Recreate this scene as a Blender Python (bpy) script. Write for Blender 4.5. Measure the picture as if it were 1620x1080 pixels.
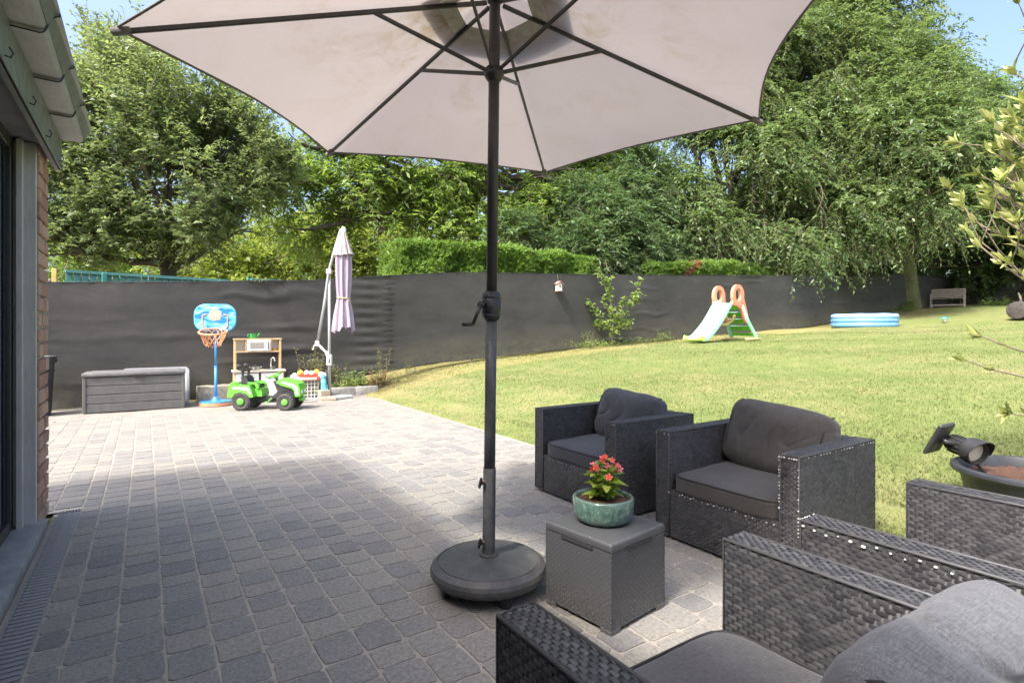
import bpy, bmesh, math, random
import numpy as np
from mathutils import Vector, Matrix, noise
from math import sin, cos, pi, radians, sqrt, atan2

for o in list(bpy.data.objects): bpy.data.objects.remove(o)
SC = bpy.context.scene
COL = SC.collection
rng = np.random.default_rng(7)
random.seed(7)

# ---------------------------------------------------------------- camera
cam = bpy.data.cameras.new('camera')
cam.lens = 19.333; cam.sensor_width = 36; cam.shift_y = -0.0117
cam.clip_start = 0.02; cam.clip_end = 2000
camo = bpy.data.objects.new('camera', cam); COL.objects.link(camo)
camo.location = (0, 0, 1.2)
camo.rotation_euler = (radians(90), 0, -math.atan(580 / 870))
SC.camera = camo

# ---------------------------------------------------------------- world, sun, exposure
SUN_EL = 53.0
SUN_DIR = Vector((0.956 * cos(radians(SUN_EL)), 0.292 * cos(radians(SUN_EL)), -sin(radians(SUN_EL))))
w = bpy.data.worlds.new('World'); SC.world = w; w.use_nodes = True
nt = w.node_tree
sky = nt.nodes.new('ShaderNodeTexSky'); sky.sky_type = 'NISHITA'
sky.sun_disc = False; sky.sun_elevation = radians(SUN_EL)
sky.sun_rotation = atan2(-SUN_DIR.x, -SUN_DIR.y)
sky.air_density = 1.0; sky.dust_density = 8.0; sky.ozone_density = 3.0
bg = nt.nodes['Background']; bg.inputs['Strength'].default_value = 0.15
nt.links.new(sky.outputs[0], bg.inputs['Color'])
sl = bpy.data.lights.new('sun', 'SUN'); sl.energy = 2.0; sl.angle = radians(4.5); sl.color = (1, 0.96, 0.90)
so = bpy.data.objects.new('sun', sl); COL.objects.link(so)
so.rotation_euler = SUN_DIR.to_track_quat('-Z', 'Y').to_euler()
so.location = (-6, -2, 12)
SC.view_settings.view_transform = 'Standard'; SC.view_settings.look = 'None'
SC.view_settings.exposure = 1.74; SC.view_settings.gamma = 1.0
SC.view_settings.use_curve_mapping = False
SC.cycles.use_denoising = True
SC.cycles.max_bounces = 8; SC.cycles.transparent_max_bounces = 8
SC.cycles.sample_clamp_indirect = 6

# ---------------------------------------------------------------- material helpers
MATS = {}
class NT:
    def __init__(s, name):
        s.m = bpy.data.materials.new(name); s.m.use_nodes = True
        s.t = s.m.node_tree; s.n = s.t.nodes; s.b = s.n['Principled BSDF']; s.out = s.n['Material Output']
        MATS[name] = s.m
    def new(s, typ, **kw):
        n = s.n.new(typ)
        for k, v in kw.items():
            if k in n.inputs.keys() if hasattr(n.inputs, 'keys') else False: n.inputs[k].default_value = v
            else: setattr(n, k, v)
        return n
    def link(s, a, b): s.t.links.new(a, b)
    def noise(s, scale, detail=4, rough=.6, vec=None, dist=0.0):
        n = s.n.new('ShaderNodeTexNoise'); n.inputs['Scale'].default_value = scale
        n.inputs['Detail'].default_value = detail; n.inputs['Roughness'].default_value = rough
        n.inputs['Distortion'].default_value = dist
        if vec is not None: s.link(vec, n.inputs['Vector'])
        return n.outputs['Fac']
    def obj(s):
        return s.n.new('ShaderNodeTexCoord').outputs['Object']
    def geo(s):
        return s.n.new('ShaderNodeNewGeometry').outputs['Position']
    def mapv(s, vec, scale=(1, 1, 1), rot=(0, 0, 0)):
        n = s.n.new('ShaderNodeMapping'); n.inputs['Scale'].default_value = scale
        n.inputs['Rotation'].default_value = rot
        s.link(vec, n.inputs['Vector']); return n.outputs[0]
    def ramp(s, fac, stops):
        n = s.n.new('ShaderNodeValToRGB'); e = n.color_ramp.elements
        while len(e) < len(stops): e.new(0.5)
        for i, (p, c) in enumerate(stops):
            e[i].position = p; e[i].color = (c[0], c[1], c[2], 1) if not isinstance(c, (int, float)) else (c, c, c, 1)
        s.link(fac, n.inputs[0]); return n.outputs[0]
    def mix(s, fac, a, b, mode='MIX'):
        n = s.n.new('ShaderNodeMix'); n.data_type = 'RGBA'; n.blend_type = mode; n.clamp_result = False
        for sock, v in ((n.inputs[0], fac), (n.inputs[6], a), (n.inputs[7], b)):
            if isinstance(v, (int, float)): sock.default_value = v
            elif isinstance(v, tuple): sock.default_value = (*v, 1) if len(v) == 3 else v
            else: s.link(v, sock)
        return n.outputs[2]
    def math(s, op, a, b=0.0):
        n = s.n.new('ShaderNodeMath'); n.operation = op
        for sock, v in ((n.inputs[0], a), (n.inputs[1], b)):
            if isinstance(v, (int, float)): sock.default_value = v
            else: s.link(v, sock)
        return n.outputs[0]
    def attr(s, name, typ='GEOMETRY'):
        n = s.n.new('ShaderNodeAttribute'); n.attribute_name = name; n.attribute_type = typ
        return n.outputs['Fac']
    def orand(s): return s.n.new('ShaderNodeObjectInfo').outputs['Random']
    def color(s, v):
        if isinstance(v, tuple): s.b.inputs['Base Color'].default_value = (*v, 1)
        else: s.link(v, s.b.inputs['Base Color'])
    def rough(s, v):
        if isinstance(v, (int, float)): s.b.inputs['Roughness'].default_value = v
        else: s.link(v, s.b.inputs['Roughness'])
    def bump(s, h, strength=.3, dist=.01):
        n = s.n.new('ShaderNodeBump'); n.inputs['Strength'].default_value = strength
        n.inputs['Distance'].default_value = dist
        s.link(h, n.inputs['Height']); s.link(n.outputs[0], s.b.inputs['Normal'])
    def sep(s, vec):
        n = s.n.new('ShaderNodeSeparateXYZ'); s.link(vec, n.inputs[0]); return n.outputs

def simple(name, col, rough=.5, metal=0.0, var=.15, scale=14.0, bump=0.0, spec=None, noisy=True):
    m = NT(name)
    if noisy:
        f = m.noise(scale, 5, .65, m.obj())
        lo = tuple(c * (1 - var) for c in col); hi = tuple(min(1, c * (1 + var)) for c in col)
        m.color(m.ramp(f, [(.3, lo), (.7, hi)]))
        if bump: m.bump(f, bump, .004)
        g = m.noise(scale * 2.3, 4, .6, m.obj())
        m.rough(m.ramp(g, [(.3, max(0, rough - .1)), (.7, min(1, rough + .12))]))
    else:
        m.color(col); m.rough(rough)
    m.b.inputs['Metallic'].default_value = metal
    if spec is not None: m.b.inputs['Specular IOR Level'].default_value = spec
    return m.m

def leafmat(name, dark, mid, light, trans=.35, rough=.45):
    m = NT(name)
    t = m.attr('tone')
    c = m.ramp(t, [(.05, dark), (.5, mid), (.95, light)])
    m.color(c); m.rough(rough); m.b.inputs['Specular IOR Level'].default_value = .5
    tr = m.n.new('ShaderNodeBsdfTranslucent')
    m.link(m.mix(.5, c, tuple(min(1, x * 1.7) for x in (light[0], light[1] * 1.05, light[2] * .6))), tr.inputs['Color'])
    mx = m.n.new('ShaderNodeMixShader'); mx.inputs[0].default_value = trans
    m.link(m.b.outputs[0], mx.inputs[1]); m.link(tr.outputs[0], mx.inputs[2])
    m.link(mx.outputs[0], m.out.inputs['Surface'])
    return m.m

# pavers: each has its own tone
m = NT('paver')
f = m.math('ADD', m.math('MULTIPLY', m.attr('tone'), .6), m.math('MULTIPLY', m.orand(), .4))
c = m.ramp(f, [(.1, (.165, .162, .162)), (.35, (.21, .204, .197)), (.62, (.245, .233, .21)), (.95, (.285, .266, .232))])
pos = m.geo()
n1 = m.noise(9, 5, .7, pos); n2 = m.noise(70, 4, .7, pos); n3 = m.noise(1.1, 3, .5, pos)
c = m.mix(m.ramp(n1, [(.4, 0.0), (.75, .45)]), c, (.27, .25, .22))
c = m.mix(.7, c, m.ramp(n2, [(.25, .35), (.8, 1.65)]), 'MULTIPLY')
c = m.mix(.6, c, m.ramp(n3, [(.3, (.85, .87, .9)), (.7, (1.15, 1.1, 1.02))]), 'MULTIPLY')
yy = m.sep(pos)[1]
far_dim = m.math('MULTIPLY', m.ramp(m.math('MULTIPLY', yy, .1), [(.45, 0.0), (.95, .6)]), m.ramp(m.noise(2.2, 4, .6, pos), [(.3, .5), (.7, 1.0)]))  # darkens the far sunlit paving in its colour to hold back the sun
c = m.mix(far_dim, c, (.185, .172, .150))
m.color(c); m.rough(.85); m.bump(m.math('ADD', n2, n1), .35, .004)

m = NT('joint_sand'); pos = m.geo()
n1 = m.noise(30, 5, .7, pos); n2 = m.noise(3, 3, .5, pos)
c = m.mix(m.ramp(n2, [(.3, 0.0), (.7, .8)]), (.40, .36, .30), (.26, .24, .205))
c = m.mix(.4, c, m.ramp(n1, [(.3, .6), (.7, 1.25)]), 'MULTIPLY'); m.color(c); m.rough(.95); m.bump(n1, .4, .004)

m = NT('lawn'); pos = m.geo()
n1 = m.noise(.35, 4, .6, pos); n2 = m.noise(2.2, 5, .65, pos); n3 = m.noise(60, 3, .7, m.mapv(pos, (1, 1, .3)))
c = m.mix(m.ramp(n2, [(.35, 0.0), (.68, 1.0)]), (.118, .155, .046), (.172, .192, .066))
c = m.mix(m.ramp(m.math('ADD', m.math('MULTIPLY', n1, .6), m.math('MULTIPLY', n2, .4)), [(.47, 0.0), (.62, .75)]), c, (.215, .195, .092))
yy = m.sep(pos)[1]
fe = m.ramp(m.math('ADD', m.math('MULTIPLY', yy, .1), m.math('MULTIPLY', n2, .12)), [(.98, 0.0), (1.07, .45)])
c = m.mix(fe, c, (.30, .23, .10))
c = m.mix(.35, c, m.ramp(n3, [(.25, .5), (.75, 1.4)]), 'MULTIPLY')
m.color(c); m.rough(.9); m.bump(n3, .5, .02); m.b.inputs['Specular IOR Level'].default_value = .2

m = NT('blade'); t = m.attr('tone')
c = m.ramp(t, [(.05, (.10, .15, .036)), (.45, (.165, .20, .064)), (.75, (.22, .228, .09)), (.97, (.30, .27, .14))])
m.color(c); m.rough(.6); m.b.inputs['Specular IOR Level'].default_value = .25
tr = m.n.new('ShaderNodeBsdfTranslucent'); m.link(c, tr.inputs['Color'])
mx = m.n.new('ShaderNodeMixShader'); mx.inputs[0].default_value = .35
m.link(m.b.outputs[0], mx.inputs[1]); m.link(tr.outputs[0], mx.inputs[2]); m.link(mx.outputs[0], m.out.inputs['Surface'])

m = NT('concrete_dust'); pos = m.geo()
n1 = m.noise(5, 6, .7, pos); n2 = m.noise(45, 4, .7, pos)
c = m.ramp(n1, [(.3, (.17, .157, .136)), (.55, (.23, .213, .187)), (.75, (.27, .25, .22))])
c = m.mix(.4, c, m.ramp(n2, [(.3, .6), (.7, 1.3)]), 'MULTIPLY'); m.color(c); m.rough(.95); m.bump(n2, .4, .006)

m = NT('brick')
r = m.orand(); pos = m.geo(); n1 = m.noise(25, 5, .7, pos); n2 = m.noise(120, 3, .7, pos)
c = m.ramp(r, [(.05, (.29, .15, .105)), (.4, (.40, .22, .155)), (.7, (.45, .29, .21)), (.95, (.34, .23, .18))])
c = m.mix(m.ramp(n1, [(.4, 0.0), (.75, .6)]), c, (.40, .30, .24))
c = m.mix(.5, c, m.ramp(n2, [(.3, .6), (.7, 1.3)]), 'MULTIPLY'); m.color(c); m.rough(.9); m.bump(n1, .5, .006)
m = NT('mortar'); pos = m.geo(); n1 = m.noise(60, 4, .7, pos)
m.color(m.ramp(n1, [(.3, (.33, .30, .26)), (.7, (.50, .46, .40))])); m.rough(.95); m.bump(n1, .5, .005)
m = NT('brick_wall'); pos = m.geo()
bt = m.n.new('ShaderNodeTexBrick'); bt.inputs['Scale'].default_value = 1; bt.inputs['Brick Width'].default_value = .21
bt.inputs['Row Height'].default_value = .09; bt.inputs['Mortar Size'].default_value = .008
bt.inputs['Color1'].default_value = (.30, .13, .085, 1); bt.inputs['Color2'].default_value = (.2, .09, .07, 1); bt.inputs['Mortar'].default_value = (.45, .4, .35, 1)
m.link(m.mapv(pos, (1, 1, 1), (radians(90), 0, 0)), bt.inputs['Vector']); m.color(bt.outputs[0]); m.rough(.9)

m = NT('zinc'); o_ = m.obj(); n1 = m.noise(6, 5, .7, o_); n2 = m.noise(90, 3, .7, m.mapv(o_, (1, .12, 1)))
c = m.ramp(n1, [(.3, (.28, .285, .27)), (.7, (.38, .38, .36))]); c = m.mix(.35, c, m.ramp(n2, [(.3, .7), (.7, 1.2)]), 'MULTIPLY')
m.color(c); m.rough(.55); m.b.inputs['Metallic'].default_value = .25; m.bump(n1, .1, .01)
simple('fascia_metal', (.17, .185, .17), .45, .3, .15, 5)
simple('soffit_grey', (.17, .165, .17), .6, 0, .15, 6)
m = NT('brushed_alu'); o_ = m.geo(); n1 = m.noise(4, 4, .6, o_); n2 = m.noise(40, 4, .7, m.mapv(o_, (6, 6, .25)))
c = m.ramp(n2, [(.3, (.40, .40, .39)), (.7, (.52, .515, .50))]); c = m.mix(.4, c, m.ramp(n1, [(.3, .75), (.7, 1.15)]), 'MULTIPLY')
m.color(c); m.rough(.5); m.b.inputs['Metallic'].default_value = .35
m = NT('door_glass'); m.color((.008, .012, .025)); m.rough(.03); m.b.inputs['Specular IOR Level'].default_value = .7
m = NT('bluestone'); pos = m.geo(); n1 = m.noise(7, 6, .7, pos); n2 = m.noise(80, 4, .7, pos)
c = m.ramp(n1, [(.3, (.16, .165, .18)), (.6, (.27, .275, .29)), (.78, (.42, .42, .42))]); c = m.mix(.4, c, m.ramp(n2, [(.3, .7), (.7, 1.25)]), 'MULTIPLY')
m.color(c); m.rough(.6); m.bump(n2, .2, .003)
simple('steel_grate', (.27, .272, .275), .5, .5, .25, 30)
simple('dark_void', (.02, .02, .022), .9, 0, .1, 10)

# windbreak netting
m = NT('netting'); pos = m.geo(); s_ = m.sep(pos)
n1 = m.noise(1.2, 5, .65, m.mapv(pos, (1, 1, 2.5))); n2 = m.noise(5, 5, .7, m.mapv(pos, (1.2, 1, 2.0)))
weft = m.noise(55, 2, .5, m.mapv(pos, (.5, .5, 6))); warp = m.noise(55, 2, .5, m.mapv(pos, (6, 1, .4)))
wv = m.math('ADD', weft, warp)
c = m.ramp(n1, [(.3, (.027, .0265, .0265)), (.65, (.040, .039, .038)), (.85, (.060, .058, .056))])
c = m.mix(.55, c, m.ramp(wv, [(.35, .45), (.75, 1.75)]), 'MULTIPLY')
h0 = m.n.new('ShaderNodeAttribute'); h0.attribute_name = 'hgt'
dirt = m.math('MULTIPLY', m.ramp(h0.outputs['Fac'], [(0.0, .95), (.36, 0.0)]), m.ramp(n2, [(.35, .15), (.7, 1.0)]))
c = m.mix(dirt, c, (.115, .11, .075))
m.color(c); m.rough(m.ramp(n2, [(.3, .6), (.7, .8)])); m.b.inputs['Specular IOR Level'].default_value = .3
m.bump(m.math('ADD', wv, m.math('MULTIPLY', n2, 1.5)), .35, .012)
simple('green_coat', (.045, .21, .165), .45, 0, .2, 12)
simple('green_slat', (.095, .26, .235), .5, 0, .2, 9)

# wicker and cloth
m = NT('wicker'); o_ = m.obj(); n1 = m.noise(18, 4, .7, o_); t = m.attr('tone')
c = m.ramp(t, [(.1, (.032, .032, .036)), (.9, (.078, .077, .080))])
c = m.mix(m.ramp(n1, [(.6, 0.0), (.82, .35)]), c, (.10, .098, .095))
m.color(c); m.rough(m.ramp(n1, [(.3, .42), (.7, .6)])); m.b.inputs['Specular IOR Level'].default_value = .45
m.bump(m.noise(260, 2, .5, m.mapv(o_, (1, 1, 4))), .12, .002)
m = NT('moulded_plastic'); o_ = m.obj(); z_ = m.sep(o_)[2]; n1 = m.noise(110, 3, .7, o_)
wear = m.math('MULTIPLY', m.ramp(m.math('MULTIPLY', z_, 2.6), [(.02, .6), (.6, .04)]), m.ramp(n1, [(.45, 0.0), (.65, 1.0)]))
c = m.mix(wear, (.062, .063, .067), (.26, .25, .235)); m.color(c); m.rough(.42); m.b.inputs['Specular IOR Level'].default_value = .5
simple('wicker_core', (.012, .012, .013), .7, 0, .2, 30)
def cloth(name, a, b, sc=1.0):
    m = NT(name); o_ = m.obj()
    t1 = m.noise(420 * sc, 2, .5, m.mapv(o_, (.12, 1, 1))); t2 = m.noise(420 * sc, 2, .5, m.mapv(o_, (1, .12, .12)))
    th = m.math('ADD', t1, t2); big = m.noise(5, 4, .6, o_)
    c = m.ramp(m.math('MULTIPLY', th, .5), [(.32, a), (.68, b)]); c = m.mix(.5, c, m.ramp(big, [(.3, .75), (.7, 1.2)]), 'MULTIPLY')
    m.color(c); m.rough(.95); m.b.inputs['Specular IOR Level'].default_value = .2
    m.b.inputs['Sheen Weight'].default_value = .15
    m.bump(th, .35, .0015)
cloth('cushion_charcoal', (.040, .042, .050), (.075, .078, .086))  # blue tint of the shade put into the charcoal colour
cloth('cushion_brown', (.045, .043, .042), (.085, .08, .076))
cloth('cushion_sunlit', (.065, .067, .075), (.165, .167, .175))  # sunlit copy of the cushion cloth, brightness of the sun put into the colour
cloth('cushion_seat', (.038, .039, .044), (.10, .10, .107))
simple('piping_black', (.018, .018, .02), .8, 0, .1, 50)
simple('worn_white', (.62, .60, .56), .7, 0, .1, 60)

m = NT('canopy_cloth'); o_ = m.obj()
r_ = m.n.new('ShaderNodeVectorMath'); r_.operation = 'LENGTH'; m.link(m.mapv(o_, (1, 1, 0)), r_.inputs[0])
ang = m.noise(2.2, 4, .6, m.mapv(o_, (1.4, 1.4, 0), (0, 0, .5)), .6); st = m.noise(6, 5, .7, o_, 1.2)
stain = m.math('MULTIPLY', m.ramp(ang, [(.47, 0.0), (.62, .9)]), m.ramp(st, [(.36, 0.0), (.6, 1.0)]))
inner = m.ramp(r_.outputs['Value'], [(.22, .95), (.5, .42), (1.4, .13)])
c = m.mix(m.math('MULTIPLY', stain, inner), (.302, .268, .256), (.175, .135, .066))
wv = m.noise(300, 2, .5, o_); c = m.mix(.18, c, m.ramp(wv, [(.3, .6), (.7, 1.3)]), 'MULTIPLY')
m.color(c); m.rough(.9); m.b.inputs['Specular IOR Level'].default_value = .1; m.bump(m.noise(5, 3, .5, o_), .15, .02)
tr = m.n.new('ShaderNodeBsdfTranslucent'); m.link(c, tr.inputs['Color'])
mx = m.n.new('ShaderNodeMixShader'); mx.inputs[0].default_value = .42
m.link(m.b.outputs[0], mx.inputs[1]); m.link(tr.outputs[0], mx.inputs[2]); m.link(mx.outputs[0], m.out.inputs['Surface'])
simple('hem_taupe', (.16, .145, .135), .8, 0, .1, 40)
simple('pole_dark', (.045, .043, .042), .38, .2, .2, 14)
simple('pole_worn', (.075, .077, .078), .5, .2, .35, 22)
simple('hub_black', (.02, .02, .022), .4, 0, .15, 20)
m = NT('base_plastic'); o_ = m.obj(); n1 = m.noise(10, 6, .7, o_); n2 = m.noise(30, 5, .8, o_); n3 = m.noise(4, 4, .6, o_)
z_ = m.sep(o_)[2]
c = m.ramp(n1, [(.3, (.040, .041, .044)), (.7, (.085, .084, .082))])
chip = m.math('MULTIPLY', m.ramp(n2, [(.55, 0.0), (.60, 1.0)]), m.ramp(m.math('MULTIPLY', z_, 6), [(.25, 1.0), (.55, .08)]))
c = m.mix(chip, c, (.36, .33, .27)); c = m.mix(m.ramp(n3, [(.5, 0.0), (.75, .45)]), c, (.15, .14, .118))
m.color(c); m.rough(.55); m.bump(n1, .2, .004)
simple('rust', (.28, .12, .045), .8, .2, .3, 60)
m = NT('glaze'); o_ = m.obj(); n1 = m.noise(55, 5, .7, m.mapv(o_, (1, 1, .7))); n2 = m.noise(7, 4, .6, m.mapv(o_, (1, 1, .4))); z_ = m.sep(o_)[2]
c = m.ramp(n1, [(.35, (.035, .080, .065)), (.55, (.09, .16, .128)), (.72, (.23, .33, .27))])
c = m.mix(m.math('MULTIPLY', m.ramp(m.math('MULTIPLY', z_, 8), [(.45, 0.0), (.8, .8)]), m.ramp(n2, [(.3, .2), (.7, 1.0)])), c, (.11, .155, .125))
m.color(c); m.rough(.12); m.b.inputs['Coat Weight'].default_value = .6
m = NT('soil'); o_ = m.obj(); n1 = m.noise(45, 6, .8, o_); m.color(m.ramp(n1, [(.3, (.045, .022, .014)), (.6, (.13, .062, .036)), (.8, (.24, .13, .08))])); m.rough(.95); m.bump(n1, .9, .02)
m = NT('bark'); o_ = m.geo(); n1 = m.noise(9, 6, .7, m.mapv(o_, (1, 1, .25)))
m.color(m.ramp(n1, [(.3, (.055, .045, .036)), (.7, (.16, .135, .105))])); m.rough(.95); m.bump(n1, .8, .04)
m = NT('mossy_bark'); o_ = m.geo(); n1 = m.noise(9, 6, .7, m.mapv(o_, (1, 1, .25)))
m.color(m.ramp(n1, [(.3, (.06, .065, .03)), (.7, (.15, .16, .07))])); m.rough(.95); m.bump(n1, .8, .04)
simple('twig', (.17, .14, .10), .9, 0, .3, 20)
simple('dead_twig', (.20, .19, .11), .9, 0, .3, 8)
leafmat('leaf_apple', (.056, .10, .036), (.13, .19, .076), (.28, .335, .155), .42)
leafmat('leaf_chestnut', (.06, .12, .026), (.13, .22, .044), (.27, .36, .09), .48)
leafmat('leaf_yellow', (.085, .14, .02), (.17, .24, .04), (.29, .33, .075), .45)
leafmat('leaf_laurel', (.028, .068, .028), (.07, .128, .052), (.155, .225, .095), .34)
leafmat('leaf_weeping', (.045, .092, .031), (.102, .168, .06), (.215, .28, .115), .42)
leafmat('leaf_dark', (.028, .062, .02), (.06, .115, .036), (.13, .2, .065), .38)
leafmat('leaf_maple', (.045, .12, .014), (.10, .21, .025), (.17, .30, .045), .45)
leafmat('leaf_hedge', (.07, .145, .025), (.16, .27, .05), (.28, .39, .10), .4)
leafmat('leaf_dead', (.16, .07, .03), (.28, .13, .06), (.38, .2, .10), .3)
leafmat('leaf_sapling', (.06, .12, .02), (.15, .24, .04), (.28, .35, .08), .42)
leafmat('leaf_weed', (.07, .10, .03), (.15, .18, .055), (.29, .27, .11), .38)
m = NT('leaf_shrub'); r_ = m.orand(); o_ = m.obj()
c = m.ramp(r_, [(.05, (.19, .24, .06)), (.45, (.34, .38, .11)), (.85, (.47, .48, .18)), (1.0, (.56, .53, .26))])
mid = m.ramp(m.math('ABSOLUTE', m.sep(o_)[0]), [(.0, (1.35, 1.35, 1.3)), (.004, (1, 1, 1))]); c = m.mix(1.0, c, mid, 'MULTIPLY')
m.color(c); m.rough(.4)
tr = m.n.new('ShaderNodeBsdfTranslucent'); m.link(c, tr.inputs['Color'])
mx = m.n.new('ShaderNodeMixShader'); mx.inputs[0].default_value = .35
m.link(m.b.outputs[0], mx.inputs[1]); m.link(tr.outputs[0], mx.inputs[2]); m.link(mx.outputs[0], m.out.inputs['Surface'])
m = NT('leaf_begonia'); r_ = m.orand()
c = m.ramp(r_, [(.05, (.15, .27, .035)), (.5, (.33, .47, .06)), (.95, (.52, .58, .13))]); m.color(c); m.rough(.3)
tr = m.n.new('ShaderNodeBsdfTranslucent'); m.link(c, tr.inputs['Color'])
mx = m.n.new('ShaderNodeMixShader'); mx.inputs[0].default_value = .5
m.link(m.b.outputs[0], mx.inputs[1]); m.link(tr.outputs[0], mx.inputs[2]); m.link(mx.outputs[0], m.out.inputs['Surface'])
m = NT('petal'); r_ = m.orand(); m.color(m.ramp(r_, [(.1, (.85, .10, .06)), (.5, (.86, .14, .13)), (.9, (.88, .22, .30))])); m.rough(.5)
simple('stamen', (.75, .45, .04), .6, 0, .2, 60)

# toys and furniture
simple('box_plastic', (.095, .095, .095), .6, 0, .22, 8)
simple('box_lid', (.12, .12, .122), .6, 0, .2, 8)
simple('pale_grey', (.42, .43, .45), .5, 0, .1, 6)
simple('bin_black', (.035, .037, .042), .5, 0, .2, 8)
simple('toy_blue', (.05, .27, .62), .4, 0, .12, 10)
simple('toy_orange', (.72, .30, .16), .45, 0, .12, 10)
simple('net_cord', (.72, .33, .17), .8, 0, .15, 40)
m = NT('camo_board'); o_ = m.obj(); n1 = m.noise(5.5, 2, .4, m.mapv(o_, (1, 1, 1.8)), .6)
n_ = m.n.new('ShaderNodeValToRGB'); n_.color_ramp.interpolation = 'CONSTANT'; e = n_.color_ramp.elements
e[0].position = 0; e[0].color = (.03, .20, .60, 1); e[1].position = .43; e[1].color = (.10, .42, .74, 1)
x = e.new(.53); x.color = (.28, .60, .84, 1); x = e.new(.62); x.color = (.07, .36, .70, 1)
m.link(n1, n_.inputs[0]); m.color(n_.outputs[0]); m.rough(.35)
simple('ball_print', (.75, .36, .25), .5, 0, .15, 30)
simple('white_print', (.85, .88, .9), .5, noisy=False)
simple('pale_wood', (.55, .38, .20), .55, 0, .15, 12)
simple('toy_white', (.78, .77, .74), .45, 0, .06, 6)
simple('toy_grey', (.10, .10, .105), .5, 0, .2, 10)
simple('counter_top', (.60, .52, .42), .5, 0, .12, 10)
simple('chrome', (.55, .55, .54), .25, .9, .1, 10)
simple('brass_pan', (.40, .23, .10), .4, .4, .2, 14)
simple('can_green', (.05, .45, .10), .4, 0, .12, 10)
simple('tractor_green', (.12, .42, .05), .4, 0, .12, 8)
simple('tractor_black', (.028, .028, .03), .55, 0, .3, 14)
simple('tyre', (.045, .043, .042), .75, 0, .3, 18)
m = NT('tractor_decal'); o_ = m.obj(); n1 = m.noise(28, 2, .5, m.mapv(o_, (.5, 1, 1.5)))
m.color(m.ramp(n1, [(.42, (.75, .80, .86)), (.5, (.45, .58, .80)), (.58, (.80, .84, .86))])); m.rough(.4)
simple('wire_white', (.70, .69, .66), .5, 0, .1, 10)
simple('toy_red', (.70, .07, .04), .4, 0, .12, 10)
simple('toy_yellow', (.78, .45, .06), .4, 0, .12, 10)
simple('toy_sky', (.10, .45, .72), .4, 0, .15, 10)
simple('bottle_dark', (.06, .065, .07), .35, 0, .2, 10)
simple('trough_stone', (.27, .235, .18), .9, 0, .45, 16, .6)
simple('kerb_stone', (.34, .32, .29), .9, 0, .35, 14, .5)
simple('loose_brick', (.40, .33, .25), .9, 0, .2, 20, .4)
simple('galv_pole', (.36, .375, .39), .45, .5, .15, 9)
simple('fitting_white', (.62, .62, .60), .5, 0, .12, 12)
m = NT('lilac_cloth'); o_ = m.obj(); n1 = m.noise(8, 4, .6, m.mapv(o_, (3, 3, .4))); m.color(m.ramp(n1, [(.3, (.25, .20, .27)), (.7, (.38, .32, .40))])); m.rough(.9)
m = NT('cap_cloth'); o_ = m.obj(); n1 = m.noise(9, 4, .6, m.mapv(o_, (3, 3, .6))); m.color(m.ramp(n1, [(.3, (.27, .24, .22)), (.7, (.40, .365, .34))])); m.rough(.9)
simple('rope', (.50, .40, .22), .9, 0, .3, 60)
simple('slide_mint', (.27, .58, .44), .4, 0, .06, 5)
simple('slide_lime', (.42, .70, .10), .4, 0, .08, 5)
simple('slide_green', (.10, .40, .035), .45, 0, .15, 6)
simple('slide_coral', (.66, .27, .17), .45, 0, .1, 6)
simple('slide_sand', (.66, .46, .20), .5, 0, .12, 6)
simple('pool_blue', (.15, .36, .72), .3, 0, .08, 5)
simple('pool_light', (.30, .52, .80), .3, 0, .08, 5)
simple('water', (.10, .30, .50), .05, noisy=False)
simple('bench_wood', (.34, .30, .26), .85, 0, .25, 20)
simple('bird_white', (.62, .58, .55), .7, 0, .15, 14)
simple('bird_roof', (.30, .16, .14), .7, 0, .2, 14)
simple('log_dark', (.05, .043, .04), .9, 0, .5, 25, .8)
simple('tub_black', (.033, .036, .042), .42, 0, .25, 10)
simple('lamp_black', (.03, .03, .031), .42, 0, .2, 14)
m = NT('lamp_lens'); m.color((.62, .60, .50)); m.rough(.25)
simple('solar_cell', (.012, .016, .03), .15, noisy=False)
simple('shed_white', (.75, .75, .74), .6, 0, .06, 6)
simple('shed_tile', (.42, .40, .38), .8, 0, .2, 14)
simple('post_wood', (.62, .42, .14), .8, 0, .2, 14)

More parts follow.
